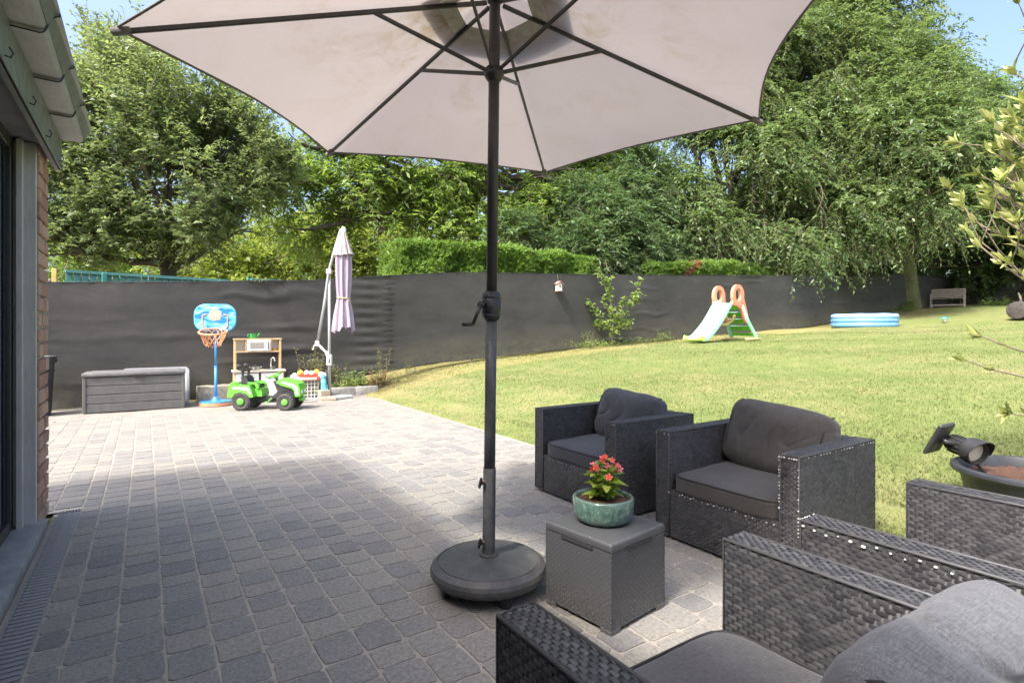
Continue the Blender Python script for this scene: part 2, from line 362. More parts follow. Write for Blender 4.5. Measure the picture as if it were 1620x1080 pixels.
# ================================================================ geometry helpers
class G:
    """collects polygons; build() links them as one mesh object"""
    def __init__(s): s.v = []; s.p = []; s.t = []; s.n = 0
    def add(s, verts, polys, tone=None):
        verts = np.asarray(verts, float).reshape(-1, 3)
        for a in (polys if isinstance(polys, list) and len(polys) and isinstance(polys[0], np.ndarray) and polys[0].ndim == 2 else [None]):
            if a is None:
                groups = {}
                for q in polys: groups.setdefault(len(q), []).append(q)
                for q in groups.values():
                    q = np.asarray(q, np.int64); s.p.append(q + s.n)
                    s.t.append(np.full(len(q), .5 if tone is None else tone))
            else:
                s.p.append(a + s.n); s.t.append(np.full(len(a), .5) if tone is None else np.broadcast_to(np.asarray(tone, float), (len(a),)))
        s.v.append(verts); s.n += len(verts); return s
    def box(s, c, d, M=None, tone=None):
        x, y, z = [k / 2 for k in d]
        v = np.array([(-x, -y, -z), (x, -y, -z), (x, y, -z), (-x, y, -z), (-x, -y, z), (x, -y, z), (x, y, z), (-x, y, z)])
        if M is not None: v = v @ np.array(M.to_3x3()).T
        return s.add(v + np.array(c), [(0, 3, 2, 1), (4, 5, 6, 7), (0, 1, 5, 4), (1, 2, 6, 5), (2, 3, 7, 6), (3, 0, 4, 7)], tone)
    def rbox(s, c, d, r=.01, M=None, seg=1):
        bm = bmesh.new(); bmesh.ops.create_cube(bm, size=1)
        bmesh.ops.scale(bm, vec=d, verts=bm.verts)
        bmesh.ops.bevel(bm, geom=bm.edges[:], offset=min(r, min(d) * .49), segments=seg, profile=.5, affect='EDGES')
        return s.bm(bm, c, M)
    def bm(s, bm, c=(0, 0, 0), M=None, tone=None):
        bm.verts.index_update()
        v = np.array([tuple(q.co) for q in bm.verts])
        if M is not None: v = v @ np.array(M.to_3x3()).T
        s.add(v + np.array(c), [tuple(q.index for q in f.verts) for f in bm.faces], tone); bm.free(); return s
    def tube(s, pts, rad, n=8, caps=True, closed=False):
        pts = [Vector(p) for p in pts]; k = len(pts)
        rad = [rad] * k if isinstance(rad, (int, float)) else list(rad)
        ring = []; up = None
        for i, p in enumerate(pts):
            if closed: d = pts[(i + 1) % k] - pts[i - 1]
            else: d = pts[min(i + 1, k - 1)] - pts[max(i - 1, 0)]
            d.normalize()
            if up is None:
                up = Vector((0, 0, 1)) if abs(d.z) < .9 else Vector((1, 0, 0))
            a = d.cross(up)
            if a.length < 1e-6: a = d.orthogonal()
            a.normalize(); b = a.cross(d).normalized(); up = b
            for j in range(n):
                t = 2 * pi * j / n; ring.append(tuple(p + (a * cos(t) + b * sin(t)) * rad[i]))
        f = []
        for i in range(k if closed else k - 1):
            i2 = (i + 1) % k
            for j in range(n):
                f.append((i * n + j, i * n + (j + 1) % n, i2 * n + (j + 1) % n, i2 * n + j))
        if caps and not closed:
            f.append(tuple(range(n))[::-1]); f.append(tuple((k - 1) * n + j for j in range(n)))
        return s.add(ring, f)
    def lathe(s, prof, n=24, c=(0, 0, 0), M=None, cap=True):
        v = []; f = []
        for r, z in prof:
            for j in range(n): v.append((r * cos(2 * pi * j / n), r * sin(2 * pi * j / n), z))
        for i in range(len(prof) - 1):
            for j in range(n): f.append((i * n + j, i * n + (j + 1) % n, (i + 1) * n + (j + 1) % n, (i + 1) * n + j))
        if cap:
            if prof[0][0] > 1e-5: f.append(tuple(range(n))[::-1])
            if prof[-1][0] > 1e-5: f.append(tuple((len(prof) - 1) * n + j for j in range(n)))
        v = np.array(v)
        if M is not None: v = v @ np.array(M.to_3x3()).T
        return s.add(v + np.array(c), f)
    def prism(s, poly, a, b, axis='y'):
        """poly in the plane across axis, from a to b along axis"""
        k = len(poly)
        def pt(p, h): return {'x': (h, p[0], p[1]), 'y': (p[0], h, p[1]), 'z': (p[0], p[1], h)}[axis]
        v = [pt(p, a) for p in poly] + [pt(p, b) for p in poly]
        f = [tuple(range(k))[::-1], tuple(range(k, 2 * k))] + [(i, (i + 1) % k, k + (i + 1) % k, k + i) for i in range(k)]
        return s.add(v, f)
    def ball(s, c, r, n=12, M=None):
        r = (r, r, r) if isinstance(r, (int, float)) else r
        bm = bmesh.new(); bmesh.ops.create_uvsphere(bm, u_segments=n, v_segments=max(6, n // 2 + 2), radius=1)
        bmesh.ops.scale(bm, vec=r, verts=bm.verts); return s.bm(bm, c, M)
    def mesh(s, name, mat, smooth=False):
        v = np.concatenate(s.v); me = bpy.data.meshes.new(name)
        loops = np.concatenate([p.ravel() for p in s.p]); tot = np.concatenate([np.full(len(p), p.shape[1]) for p in s.p])
        st = np.concatenate([[0], np.cumsum(tot)[:-1]])
        me.vertices.add(len(v)); me.vertices.foreach_set('co', v.astype(np.float32).ravel())
        me.loops.add(len(loops)); me.loops.foreach_set('vertex_index', loops.astype(np.int32))
        me.polygons.add(len(tot)); me.polygons.foreach_set('loop_start', st.astype(np.int32)); me.polygons.foreach_set('loop_total', tot.astype(np.int32))
        me.update(calc_edges=True)
        at = me.attributes.new('tone', 'FLOAT', 'FACE'); at.data.foreach_set('value', np.concatenate(s.t).astype(np.float32))
        if smooth is True: me.shade_smooth()
        elif smooth: sharp(me, smooth)
        else: me.shade_flat()
        me.materials.append(MATS[mat]); return me
    def build(s, name, mat, parent=None, smooth=False, loc=None, rot=None):
        o = bpy.data.objects.new(name, s.mesh(name, mat, smooth)); COL.objects.link(o)
        if parent is not None: o.parent = parent
        if loc is not None: o.location = loc
        if rot is not None: o.rotation_euler = rot
        return o
def sharp(me, ang):
    me.shade_smooth(); me.set_sharp_from_angle(angle=radians(ang))
def RZ(a): return Matrix.Rotation(a, 3, 'Z')
def RX(a): return Matrix.Rotation(a, 3, 'X')
def RY(a): return Matrix.Rotation(a, 3, 'Y')
def thing(name, label, cat, loc=(0, 0, 0), rz=0.0, group=None):
    o = bpy.data.objects.new(name, None); COL.objects.link(o); o.empty_display_size = .1
    o.location = loc; o.rotation_euler = (0, 0, rz); return tag(o, label, cat, group)
def tag(o, label, cat, group=None):
    o['label'] = label; o['category'] = cat
    if group: o['group'] = group
    return o
def struct(o): o['kind'] = 'structure'; return o
def link_copy(src, parent, loc, rot, scale=1.0, name=None):
    o = src.copy(); COL.objects.link(o); o.parent = parent
    o.location = loc; o.rotation_euler = rot; o.scale = (scale,) * 3 if isinstance(scale, (int, float)) else scale
    return o
def mobj(name, me, parent, loc=(0, 0, 0), rot=(0, 0, 0), scale=1.0):
    o = bpy.data.objects.new(name, me); COL.objects.link(o); o.parent = parent
    o.location = loc; o.rotation_euler = rot; o.scale = (scale,) * 3 if isinstance(scale, (int, float)) else scale
    return o
def rounded_rect(w, h, r, n=5, cx=0, cy=0):
    pts = []
    for (sx, sy, a0) in ((1, 1, 0), (-1, 1, 90), (-1, -1, 180), (1, -1, 270)):
        for i in range(n + 1):
            a = radians(a0 + 90 * i / n); pts.append((cx + sx * (w / 2 - r) + r * cos(a), cy + sy * (h / 2 - r) + r * sin(a)))
    return pts

GX = [-200, 3.30, 3.37, 4.0, 5.0, 9.1, 18.3, 20.1, 24, 28.6, 30.3, 45, 90, 300]
GZ = [-.03, -.03, 0.0, .14, .36, .74, 1.2, 1.3, 1.62, 2.12, 2.2, 3.2, 5, 6]
def gz(x): return np.interp(x, GX, GZ)
FY = 10.52            # the netting fence line

# ================================================================ ground, patio, paving
xs = np.concatenate([[-150, -60, -20, -5, 0, 2, 3.30, 3.365, 3.385], np.arange(3.6, 34, .3), np.arange(36, 80, 4), [110, 160, 260]])
ys = np.concatenate([[-150, -60, -25], np.arange(-12, 16, .35), np.arange(17, 40, 3), [60, 110, 200, 320]])
XX, YY = np.meshgrid(xs, ys, indexing='ij')
ZZ = gz(XX) + np.where(XX > 3.8, .018 * np.sin(XX * 1.7 + YY * .9) + .012 * np.sin(YY * 2.3 - XX * .6), 0)
a = np.arange(len(xs) * len(ys)).reshape(len(xs), len(ys))
g = G(); g.add(np.stack([XX, YY, ZZ], -1).reshape(-1, 3), [np.stack([a[:-1, :-1], a[1:, :-1], a[1:, 1:], a[:-1, 1:]], -1).reshape(-1, 4)])
struct(g.build('lawn', 'lawn', smooth=True))

g = G(); g.add([(-.36, -3, -.0015), (3.36, -3, -.0015), (3.36, 9.32, -.0015), (-.36, 9.32, -.0015)], [(0, 1, 2, 3)])
g.add([(-6, 4.66, -.0022), (-.36, 4.66, -.0022), (-.36, 9.32, -.0022), (-6, 9.32, -.0022)], [(0, 1, 2, 3)])
patio = struct(g.build('patio', 'joint_sand'))
g = G(); n_ = 40
px = np.linspace(-6, 3.45, n_); py = np.linspace(9.30, 10.7, 12)
XX, YY = np.meshgrid(px, py, indexing='ij'); ZZ = -.004 + .008 * np.sin(XX * 5.1) * np.sin(YY * 7.3)
a = np.arange(n_ * 12).reshape(n_, 12)
g.add(np.stack([XX, YY, ZZ], -1).reshape(-1, 3), [np.stack([a[:-1, :-1], a[1:, :-1], a[1:, 1:], a[:-1, 1:]], -1).reshape(-1, 4)])
struct(g.build('dusty_strip', 'concrete_dust', smooth=True))

PITCH = .1555
def paver_geo(w, l, r):
    """an uneven tumbled stone: 12-sided top, worn edge, side down into the bed"""
    c = .013; j = lambda s: r.uniform(-s, s)
    base = [(-w / 2 + c, -l / 2), (j(w * .2), -l / 2), (w / 2 - c, -l / 2), (w / 2, -l / 2 + c), (w / 2, j(l * .2)), (w / 2, l / 2 - c), (w / 2 - c, l / 2), (j(w * .2), l / 2), (-w / 2 + c, l / 2), (-w / 2, l / 2 - c), (-w / 2, j(l * .2)), (-w / 2, -l / 2 + c)]
    base = [(x + j(.0034), y + j(.0034)) for x, y in base]; n = 12
    tl = (j(.004), j(.004))
    v = [(x, y, -.02) for x, y in base] + [(x * (1 - .004 / (w / 2)), y * (1 - .004 / (l / 2)), .0020 + tl[0] * x + tl[1] * y) for x, y in base]
    f = [(i, (i + 1) % n, n + (i + 1) % n, n + i) for i in range(n)] + [tuple(range(n, 2 * n))]
    return np.array(v), f
prand = random.Random(3)
cols = [(-.352, -.249)] + [(-.249 + PITCH * k, -.249 + PITCH * (k + 1)) for k in range(23)]
cols = [(-.249 - .103 - PITCH * k, -.249 - .103 - PITCH * (k - 1)) for k in range(1, 9)] + cols
slots = []
for (x0, x1) in cols:
    x1 = min(x1, 3.355)
    if x1 - x0 < .05: continue
    y = (4.70 if x0 < -.353 else -1.2) + prand.uniform(0, .12)
    while y < 9.3:
        l = prand.choice([.135, .15, .155, .16, .165, .185]); l = min(l, 9.31 - y)
        if l > .05: slots.append((x0, x1, y, y + l))
        y += l
th = math.atan(580 / 870)
def proj(x, y, z):
    r = x * cos(th) - y * sin(th); fw = x * sin(th) + y * cos(th)
    return (810 + 870 * r / fw, 521 - 870 * (z - 1.2) / fw, fw) if fw > .1 else (None, None, fw)
def vis(sl):
    u, v, fw = proj((sl[0] + sl[1]) / 2, (sl[2] + sl[3]) / 2, 0)
    return u is not None and -60 < u < 1680 and v < 1150
seen = sorted([s for s in slots if vis(s)], key=lambda s: proj((s[0] + s[1]) / 2, (s[2] + s[3]) / 2, 0)[2])
near = seen[:300]; nearset = set(near)
pm = {}
for (x0, x1, y0, y1) in near:
    key = (round(x1 - x0, 3), round(y1 - y0, 3), prand.randrange(5))
    if key not in pm:
        g = G(); v, f = paver_geo(x1 - x0 - .003, y1 - y0 - .003, prand); g.add(v, f, prand.random()); pm[key] = g.mesh('paving_stone', 'paver')
    mobj('paving_stone', pm[key], patio, ((x0 + x1) / 2, (y0 + y1) / 2, prand.uniform(-.0012, .0012)), (prand.uniform(-.003, .003), prand.uniform(-.003, .003), 0 if prand.random() < .5 else pi))
g = G()
for s in slots:
    if s in nearset: continue
    x0, x1, y0, y1 = s
    v, f = paver_geo(x1 - x0 - .003, y1 - y0 - .003, prand)
    g.add(v + np.array(((x0 + x1) / 2, (y0 + y1) / 2, prand.uniform(-.0012, .0012))), f, prand.random())
o = g.build('paving_stones_beyond', 'paver', patio); o['kind'] = 'stuff'

# kerb stones and earth edge by the far corner
for (x, y, l, rz) in ((2.95, 10.02, .5, .03), (3.42, 10.0, .42, -.05)):
    g = G(); g.rbox((0, 0, .07), (l, .09, .16), .012, seg=2); k = g.build('kerb_block', 'kerb_stone', smooth=30, loc=(x, y, 0), rot=(0, 0, rz))
    tag(k, 'weathered %s concrete kerb block at the edge of the weeds by the netting' % ('long' if l > .45 else 'short'), 'kerb', 'kerb blocks at the patio corner')

# grass blades: one ground cover
def grass(n, dmin, dmax, seed):
    r = np.random.default_rng(seed)
    ang = np.radians(r.uniform(-46, 48, n) + 0.0) ; d = np.exp(r.uniform(np.log(dmin), np.log(dmax), n))
    d = np.sqrt(r.uniform(dmin ** 1.0, dmax ** 1.0, n)) * np.sqrt(dmax) if False else d
    rr = np.tan(ang) * d; x = rr * cos(th) + d * sin(th); y = d * cos(th) - rr * sin(th)
    ok = (x > 3.36 + .03 * np.sin(y * 9) + r.uniform(-.05, .05, n)) & (y < FY - .03)
    x, y, d = x[ok], y[ok], d[ok]; n = len(x); z = gz(x) + np.where(x > 3.8, .018 * np.sin(x * 1.7 + y * .9) + .012 * np.sin(y * 2.3 - x * .6), 0)
    h = r.uniform(.008, .021, n) * np.where(y > FY - .35, r.uniform(1, 3.0, n), 1) * np.where(x < 3.45, 1.3, 1) * (1 + 1.3 * np.exp(-(d - 2.4) / 1.6)); wd = r.uniform(.0014, .0028, n) * (.7 + d * .22)
    az = r.uniform(0, 2 * pi, n); ln = r.uniform(.4, 1.7, n) * h
    la = r.uniform(0, 2 * pi, n)
    A = np.stack([x - np.cos(az) * wd, y - np.sin(az) * wd, z - .005], -1); B = np.stack([x + np.cos(az) * wd, y + np.sin(az) * wd, z - .005], -1)
    C = np.stack([x + np.cos(la) * ln, y + np.sin(la) * ln, z + h], -1)
    v = np.stack([A, B, C], 1).reshape(-1, 3); f = np.arange(3 * n).reshape(n, 3)
    patch = np.array([noise.noise(Vector((a_ * .5, b_ * .5, 0))) + .5 * noise.noise(Vector((a_ * 2, b_ * 2, 3))) for a_, b_ in zip(x, y)])
    edge = np.clip((3.9 - x) / .5, 0, 1) * .25 + np.clip((y - FY + .9), 0, 1) * .2
    tone = np.clip(.42 + .2 * patch + r.normal(0, .09, n) + edge, 0, 1)
    return v, f, tone
g = G(); v, f, t = grass(330000, 2.3, 17, 5); g.add(v, [f], t)
o = g.build('grass', 'blade'); o['kind'] = 'stuff'; o['label'] = 'short mown grass blades covering the sunlit lawn'; o['category'] = 'grass'

# ================================================================ the house at the left
HX = -.53
house = thing('brick_house', 'brick house with zinc eaves and a dark glazed sliding door', 'house', (HX, 0, 0))
def H(x): return x - HX
g = G(); g.box((H(-.665), 4.445, 1.15), (.245, .365, 2.3)); pier = g.build('wall', 'mortar', house)
bmesh_cache = {}
br = random.Random(5)
for k in range(25):
    z = .012 + k * .0925
    parts = [(4.262, 4.392), (4.402, 4.632)] if k % 2 else [(4.262, 4.482), (4.492, 4.632)]
    for (y0, y1) in parts:
        key = (round(y1 - y0, 3), br.randrange(3))
        if key not in bmesh_cache:
            gg = G(); gg.rbox((0, 0, 0), (.06, y1 - y0, .078), .006)
            vv = gg.v[0]; vv += np.random.default_rng(len(bmesh_cache)).uniform(-.0025, .0025, vv.shape); bmesh_cache[key] = gg.mesh('brick', 'brick')
        mobj('brick', bmesh_cache[key], pier, (H(HX - .022 + br.uniform(-.003, .003)), (y0 + y1) / 2, z + .042), (0, 0, br.uniform(-.01, .01)))
g = G(); g.box((H(-3.2), 4.52, 1.2), (4.8, .22, 2.4))
g.add([(H(-5.6), 4.42, 2.4), (H(-.8), 4.42, 2.4), (H(-3.2), 4.42, 4.1), (H(-5.6), 4.62, 2.4), (H(-.8), 4.62, 2.4), (H(-3.2), 4.62, 4.1)], [(0, 1, 2), (3, 5, 4), (0, 3, 4, 1), (1, 4, 5, 2), (2, 5, 3, 0)])
g.build('end_wall', 'brick_wall', house)
g = G(); g.rbox((H(-.588), 4.245, 1.17), (.112, .03, 2.24), .004); g.rbox((H(-.60), 4.20, 1.17), (.03, .06, 2.24), .003); g.build('door_jamb', 'brushed_alu', house)
door = None
g = G(); g.rbox((H(-.655), 4.17, 1.17), (.05, .07, 2.24), .004); g.rbox((H(-.655), -2.95, 1.17), (.05, .07, 2.24), .004); g.rbox((H(-.655), .62, 2.255), (.05, 7.0, .07), .004); g.rbox((H(-.655), .62, .09), (.05, 7.0, .06), .004)
g.rbox((H(-.655), 1.6, 1.17), (.05, .08, 2.1), .004)
door = g.build('sliding_door', 'lamp_black', house)
for (y0, y1) in ((-2.9, 1.56), (1.64, 4.13)):
    g = G(); g.box((H(-.655), (y0 + y1) / 2, 1.17), (.02, y1 - y0 - .004, 2.1)); g.build('pane', 'door_glass', door)
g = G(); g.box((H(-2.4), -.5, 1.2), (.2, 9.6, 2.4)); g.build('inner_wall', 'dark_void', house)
g = G(); g.box((H(-.66), -4.0, 1.2), (.25, 1.9, 2.4)); g.build('side_wall', 'brick_wall', house)
g = G(); g.rbox((H(-.573), .66, .028), (.165, 7.34, .072), .008, seg=2); g.build('door_sill', 'bluestone', house, smooth=30)
g = G(); g.box((H(-.575), -.1, 2.305), (.21, 9.4, .02)); g.build('soffit', 'soffit_grey', house)
g = G(); g.box((H(-.4635), -.13, 2.36), (.012, 9.56, .24)); g.box((H(-.478), -.13, 2.246), (.03, 9.55, .012)); fas = g.build('fascia', 'fascia_metal', house)
for yy in (4.45, 3.92, 3.40, 2.86, 2.32):
    g = G(); g.tube([(H(-.453), yy, 2.26), (H(-.435), yy, 2.255), (H(-.428), yy, 2.275), (H(-.44), yy, 2.295)], .0035, 6); g.build('hook', 'hub_black', fas)
prof = [(-.47, 2.46), (-.47, 2.445), (-.365, 2.442), (-.352, 2.449), (-.343, 2.468), (-.336, 2.492), (-.326, 2.512), (-.312, 2.524), (-.300, 2.528), (-.300, 2.538), (-.318, 2.536), (-.336, 2.522), (-.347, 2.496), (-.355, 2.472), (-.364, 2.456), (-.375, 2.452)]
for k in range(18):
    y0 = 4.655 - .55 * (k + 1); y1 = 4.655 - .55 * k
    g = G(); n = len(prof)
    v = [(H(x), y0 - .012, z - .007) for x, z in prof] + [(H(x), y1, z + .005) for x, z in prof]
    g.add(v, [tuple(range(n)), tuple(range(n, 2 * n))[::-1]] + [(i, n + i, n + (i + 1) % n, (i + 1) % n) for i in range(n)])
    if k < 7: e = g.build('eaves_panel', 'zinc', house, smooth=35)
    else: e = g.build('eaves_panel', 'zinc', house, smooth=35)
    gg = G(); gg.tube([(H(x), y0 - .013, z - .009) for x, z in prof[1:10]], .0035, 5); gg.build('joint_lip', 'hub_black', e)
g = G(); t_ = .09
g.add([(H(-.30), -4.9, 2.545), (H(-.30), 4.66, 2.545), (H(-3.2), 4.66, 4.2), (H(-3.2), -4.9, 4.2), (H(-6.1), -4.9, 2.545), (H(-6.1), 4.66, 2.545)] +
      [(H(-.34), -4.9, 2.47), (H(-.34), 4.66, 2.47), (H(-3.2), 4.66, 4.1), (H(-3.2), -4.9, 4.1), (H(-6.1), -4.9, 2.45), (H(-6.1), 4.66, 2.45)],
      [(0, 1, 2, 3), (3, 2, 5, 4), (6, 9, 8, 7), (9, 10, 11, 8), (0, 6, 7, 1), (1, 7, 8, 2), (2, 8, 11, 5), (5, 11, 10, 4), (4, 10, 9, 3), (3, 9, 6, 0)])
g.build('roof', 'fascia_metal', house)

# drain channel along the sill
drain = thing('drain_channel', 'steel slotted drain channel set beside the bluestone door sill', 'drain', (-.412, 0, 0))
g = G(); g.box((-.054, 2.0, -.006), (.007, 5.3, .02)); g.box((.054, 2.0, -.006), (.007, 5.3, .02)); g.box((0, 4.652, -.006), (.115, .007, .02)); g.build('frame', 'steel_grate', drain)
g = G(); g.box((0, 2.0, -.04), (.1, 5.3, .01)); g.build('trough', 'dark_void', drain)
g = G(); g.rbox((0, 0, 0), (.1005, .0245, .008), .002); sm = g.mesh('slat', 'steel_grate')
for k in range(95): mobj('slat', sm, drain, (0, 4.585 - .0375 * k, -.001))
g = G(); g.rbox((0, 0, 0), (.007, .045, .01), .002); sm = g.mesh('end_bar', 'steel_grate')
for k in range(6): mobj('end_bar', sm, drain, (-.042 + .0165 * k, 4.626, 0))
g = G(); g.add([(-.50, -3, -.012), (-.35, -3, -.012), (-.35, 4.7, -.012), (-.50, 4.7, -.012)], [(0, 1, 2, 3)]); struct(g.build('sand_strip', 'joint_sand'))

# ================================================================ netting fence
nx = np.array([-6, -1.12, .61, 2.64, 4.12, 5.70, 8.70, 13.53, 18.21, 28.62])
ntop = np.array([1.86, 1.89, 1.98, 2.11, 2.28, 2.43, 2.56, 2.79, 3.04, 3.60])
bx_ = np.array([-6, -1.12, 2.4, 3.1, 4.95, 9.09, 18.21, 19.8, 24, 28.62])
nbot = np.array([.03, .03, .05, .24, .49, .75, 1.19, 1.30, 1.72, 2.28])
def netting(name, P, top, bot, ny, seed, parent):
    """P: points along the run (x,y), top/bot heights, woven sheet with sags and creases"""
    n = len(P); r = np.random.default_rng(seed)
    d = np.gradient(P, axis=0); d /= np.linalg.norm(d, axis=1)[:, None]; nrm = np.stack([d[:, 1], -d[:, 0]], -1)
    S = np.concatenate([[0], np.cumsum(np.linalg.norm(np.diff(P, axis=0), axis=1))])
    V = np.zeros((n, ny, 3)); hg = np.zeros((n, ny))
    for i in range(n):
        for j in range(ny):
            t = j / (ny - 1); s = S[i]
            z = bot[i] + (top[i] - bot[i]) * t
            sag = .010 * noise.noise(Vector((s * .35, z * 1.2, seed))) + .005 * noise.noise(Vector((s * .9, z * 3.5, seed + 3)))
            cr = noise.noise(Vector((s * .55, z * 7.0 + .5 * noise.noise(Vector((s * 2, z, 1))), seed + 7)))
            cre = max(0, cr - .16) * .060 * (.35 if s < 7 else 1) * max(0, min(1, .1 + 2.2 * noise.noise(Vector((s * .33, z * .5, seed + 9)))))
            gath = .012 * noise.noise(Vector((s * 9, z * .8, seed + 4))) * max(0, (t - .85) / .15)
            seam = 0
            if parent is not None and seed == 2: seam = .022 * sin(z * 60 + 2 * sin(s * 3)) * math.exp(-((s - (4.05 + 6)) / .10) ** 2) + .012 * sin(z * 34) * math.exp(-((s - (3.6 + 6)) / .3) ** 2)
            off = sag + cre + gath + seam
            V[i, j] = (P[i, 0] + nrm[i, 0] * off, P[i, 1] + nrm[i, 1] * off, z + (.012 * noise.noise(Vector((s * 2.1, 0, seed))) if j in (0, ny - 1) else 0)); hg[i, j] = t
    a = np.arange(n * ny).reshape(n, ny)
    g = G(); g.add(V.reshape(-1, 3), [np.stack([a[:-1, :-1], a[1:, :-1], a[1:, 1:], a[:-1, 1:]], -1).reshape(-1, 4)])
    o = g.build(name, 'netting', parent, smooth=True)
    at = o.data.attributes.new('hgt', 'FLOAT', 'POINT'); at.data.foreach_set('value', hg.ravel().astype(np.float32))
    g = G(); g.tube([tuple(V[i, -1] + (0, .004, .004)) for i in range(0, n, 3)], .008, 5); g.build('hem', 'wicker_core', parent)
    g = G(); g.tube([tuple(V[i, 0] + (0, .004, 0)) for i in range(0, n, 3)], .009, 5); g.build('hem', 'wicker_core', parent)
    return o
fence = thing('netting_fence', 'long dark woven windbreak netting fence behind the patio and lawn', 'fence', (0, 0, 0))
X_ = np.concatenate([np.arange(-6, 9, .05), np.arange(9, 28.7, .1)])
netting('net', np.stack([X_, np.full_like(X_, FY)], -1), np.interp(X_, nx, ntop), np.interp(X_, bx_, nbot), 46, 2, fence)
g = G(); g.tube([(0, 0, 0), (0, 0, 1)], .024, 8); pmesh = g.mesh('post', 'galv_pole')
for x in np.arange(-4, 28.7, 2.5):
    zt = float(np.interp(x, nx, ntop)); mobj('post', pmesh, fence, (x, FY + .075, -.2), (0, 0, 0), (1, 1, zt + .15))
side = thing('netting_fence', 'shaded dark netting fence running behind the wooden bench under the trees', 'fence', (0, 0, 0))
Y_ = np.arange(10.45, -6, -.12); t_ = np.linspace(0, 1, len(Y_))
SP_ = np.concatenate([np.stack([np.arange(28.66, 33.3, .15), np.full(31, 10.5)], -1), np.stack([33.3 + .02 * np.arange(len(Y_)) * .2, Y_ - .2], -1)])
netting('net', SP_, np.full(len(SP_), 3.65), np.full(len(SP_), 2.2), 20, 11, side)
for y in np.arange(9, -6, -2.5): mobj('post', pmesh, side, (33.55, y, 1.5), (0, 0, 0), (1, 1, 2.1))

# neighbour's green fence above the netting
def green_fence(label, p0, p1, z0, z1, posts):
    t = thing('slat_fence', label, 'fence', (p0[0], p0[1], 0), 0)
    L = sqrt((p1[0] - p0[0]) ** 2 + (p1[1] - p0[1]) ** 2); a = atan2(p1[1] - p0[1], p1[0] - p0[0])
    M = RZ(a)
    def P(s, n, z): q = M @ Vector((s, n, 0)); return (q.x, q.y, z)
    g = G(); g.box(P(L / 2, 0, z1 - .02), (L, .06, .045), M); g.build('top_rail', 'green_slat', t)
    g = G(); g.box(P(L / 2, 0, z1 - .19), (L, .03, .02), M); g.build('lower_rail', 'green_slat', t)
    gg = G(); gg.rbox((0, 0, 0), (.085, .012, z1 - .5), .003); sm = gg.mesh('slat', 'green_slat')
    k = int(L / .1)
    for i in range(k): mobj('slat', sm, t, P((i + .5) * L / k, .01, (z1 - .03 + .47) / 2), (0, 0, a))
    for s in posts:
        g = G(); g.rbox(P(s, -.04, z1 / 2), (.07, .07, z1 - .03), .006, M); g.build('post', 'green_coat', t)
green_fence('green slatted neighbour fence behind the storage box with a stepped end', (-1.06, 11.2), (1.35, 11.75), 0, 2.145, (.50, 2.3))
green_fence('short green slatted fence panel behind the toy kitchen', (1.62, 11.55), (3.3, 12.1), 0, 2.19, (.08, 1.6))
# the white shed beyond
shed = thing('garden_shed', 'small white garden shed with pale roof tiles behind the netting', 'shed', (-2.3, 12.2, 0))
g = G(); g.box((0, 0, 1.0), (1.7, 1.2, 2.0)); g.build('wall', 'shed_white', shed)
g = G(); g.rbox((0, 0, 0), (.16, 1.4, .035), .008); sm = g.mesh('roof_tile', 'shed_tile')
for k in range(14): mobj('roof_tile', sm, shed, (-1.0 + .15 * k, 0, 2.62 - .047 * k), (0, radians(17), 0))
g = G(); g.add([(-1.0, -.6, 2.0), (1.0, -.6, 2.0), (-1.0, -.6, 2.58), (-1.0, .6, 2.0), (1.0, .6, 2.0), (-1.0, .6, 2.58)], [(0, 1, 2), (3, 5, 4), (0, 3, 4, 1), (1, 4, 5, 2), (2, 5, 3, 0)]); g.build('gable', 'shed_white', shed)
g = G(); g.rbox((0, 0, 1.07), (.06, .06, 2.14), .006); tag(g.build('wooden_post', 'post_wood', loc=(-1.17, 11.0, 0)), 'yellow wooden post at the end of the green fence', 'post')
# birdhouse hung on the net
bh = thing('birdhouse', 'small white birdhouse with a reddish roof hanging on the netting', 'birdhouse', (8.31, FY - .09, 2.13))
g = G(); g.prism([(-.06, 0), (.06, 0), (.06, .16), (0, .21), (-.06, .16)], -.055, .055, 'y'); g.build('box', 'bird_white', bh)
for s in (-1, 1):
    g = G(); g.box((s * .045, -.005, .197), (.12, .15, .012), RY(s * radians(38))); g.build('roof_board', 'bird_roof', bh)
g = G(); g.box((0, -.01, -.006), (.15, .15, .012)); g.build('floor_board', 'bird_roof', bh)
g = G(); g.tube([(0, .02, .2), (0, .05, .40)], .005, 5); g.build('hanger', 'twig', bh)
g = G(); g.lathe([(.018, 0), (.018, .004)], 12, (0, -.058, .11), RX(radians(90))); g.build('entry_hole', 'dark_void', bh)

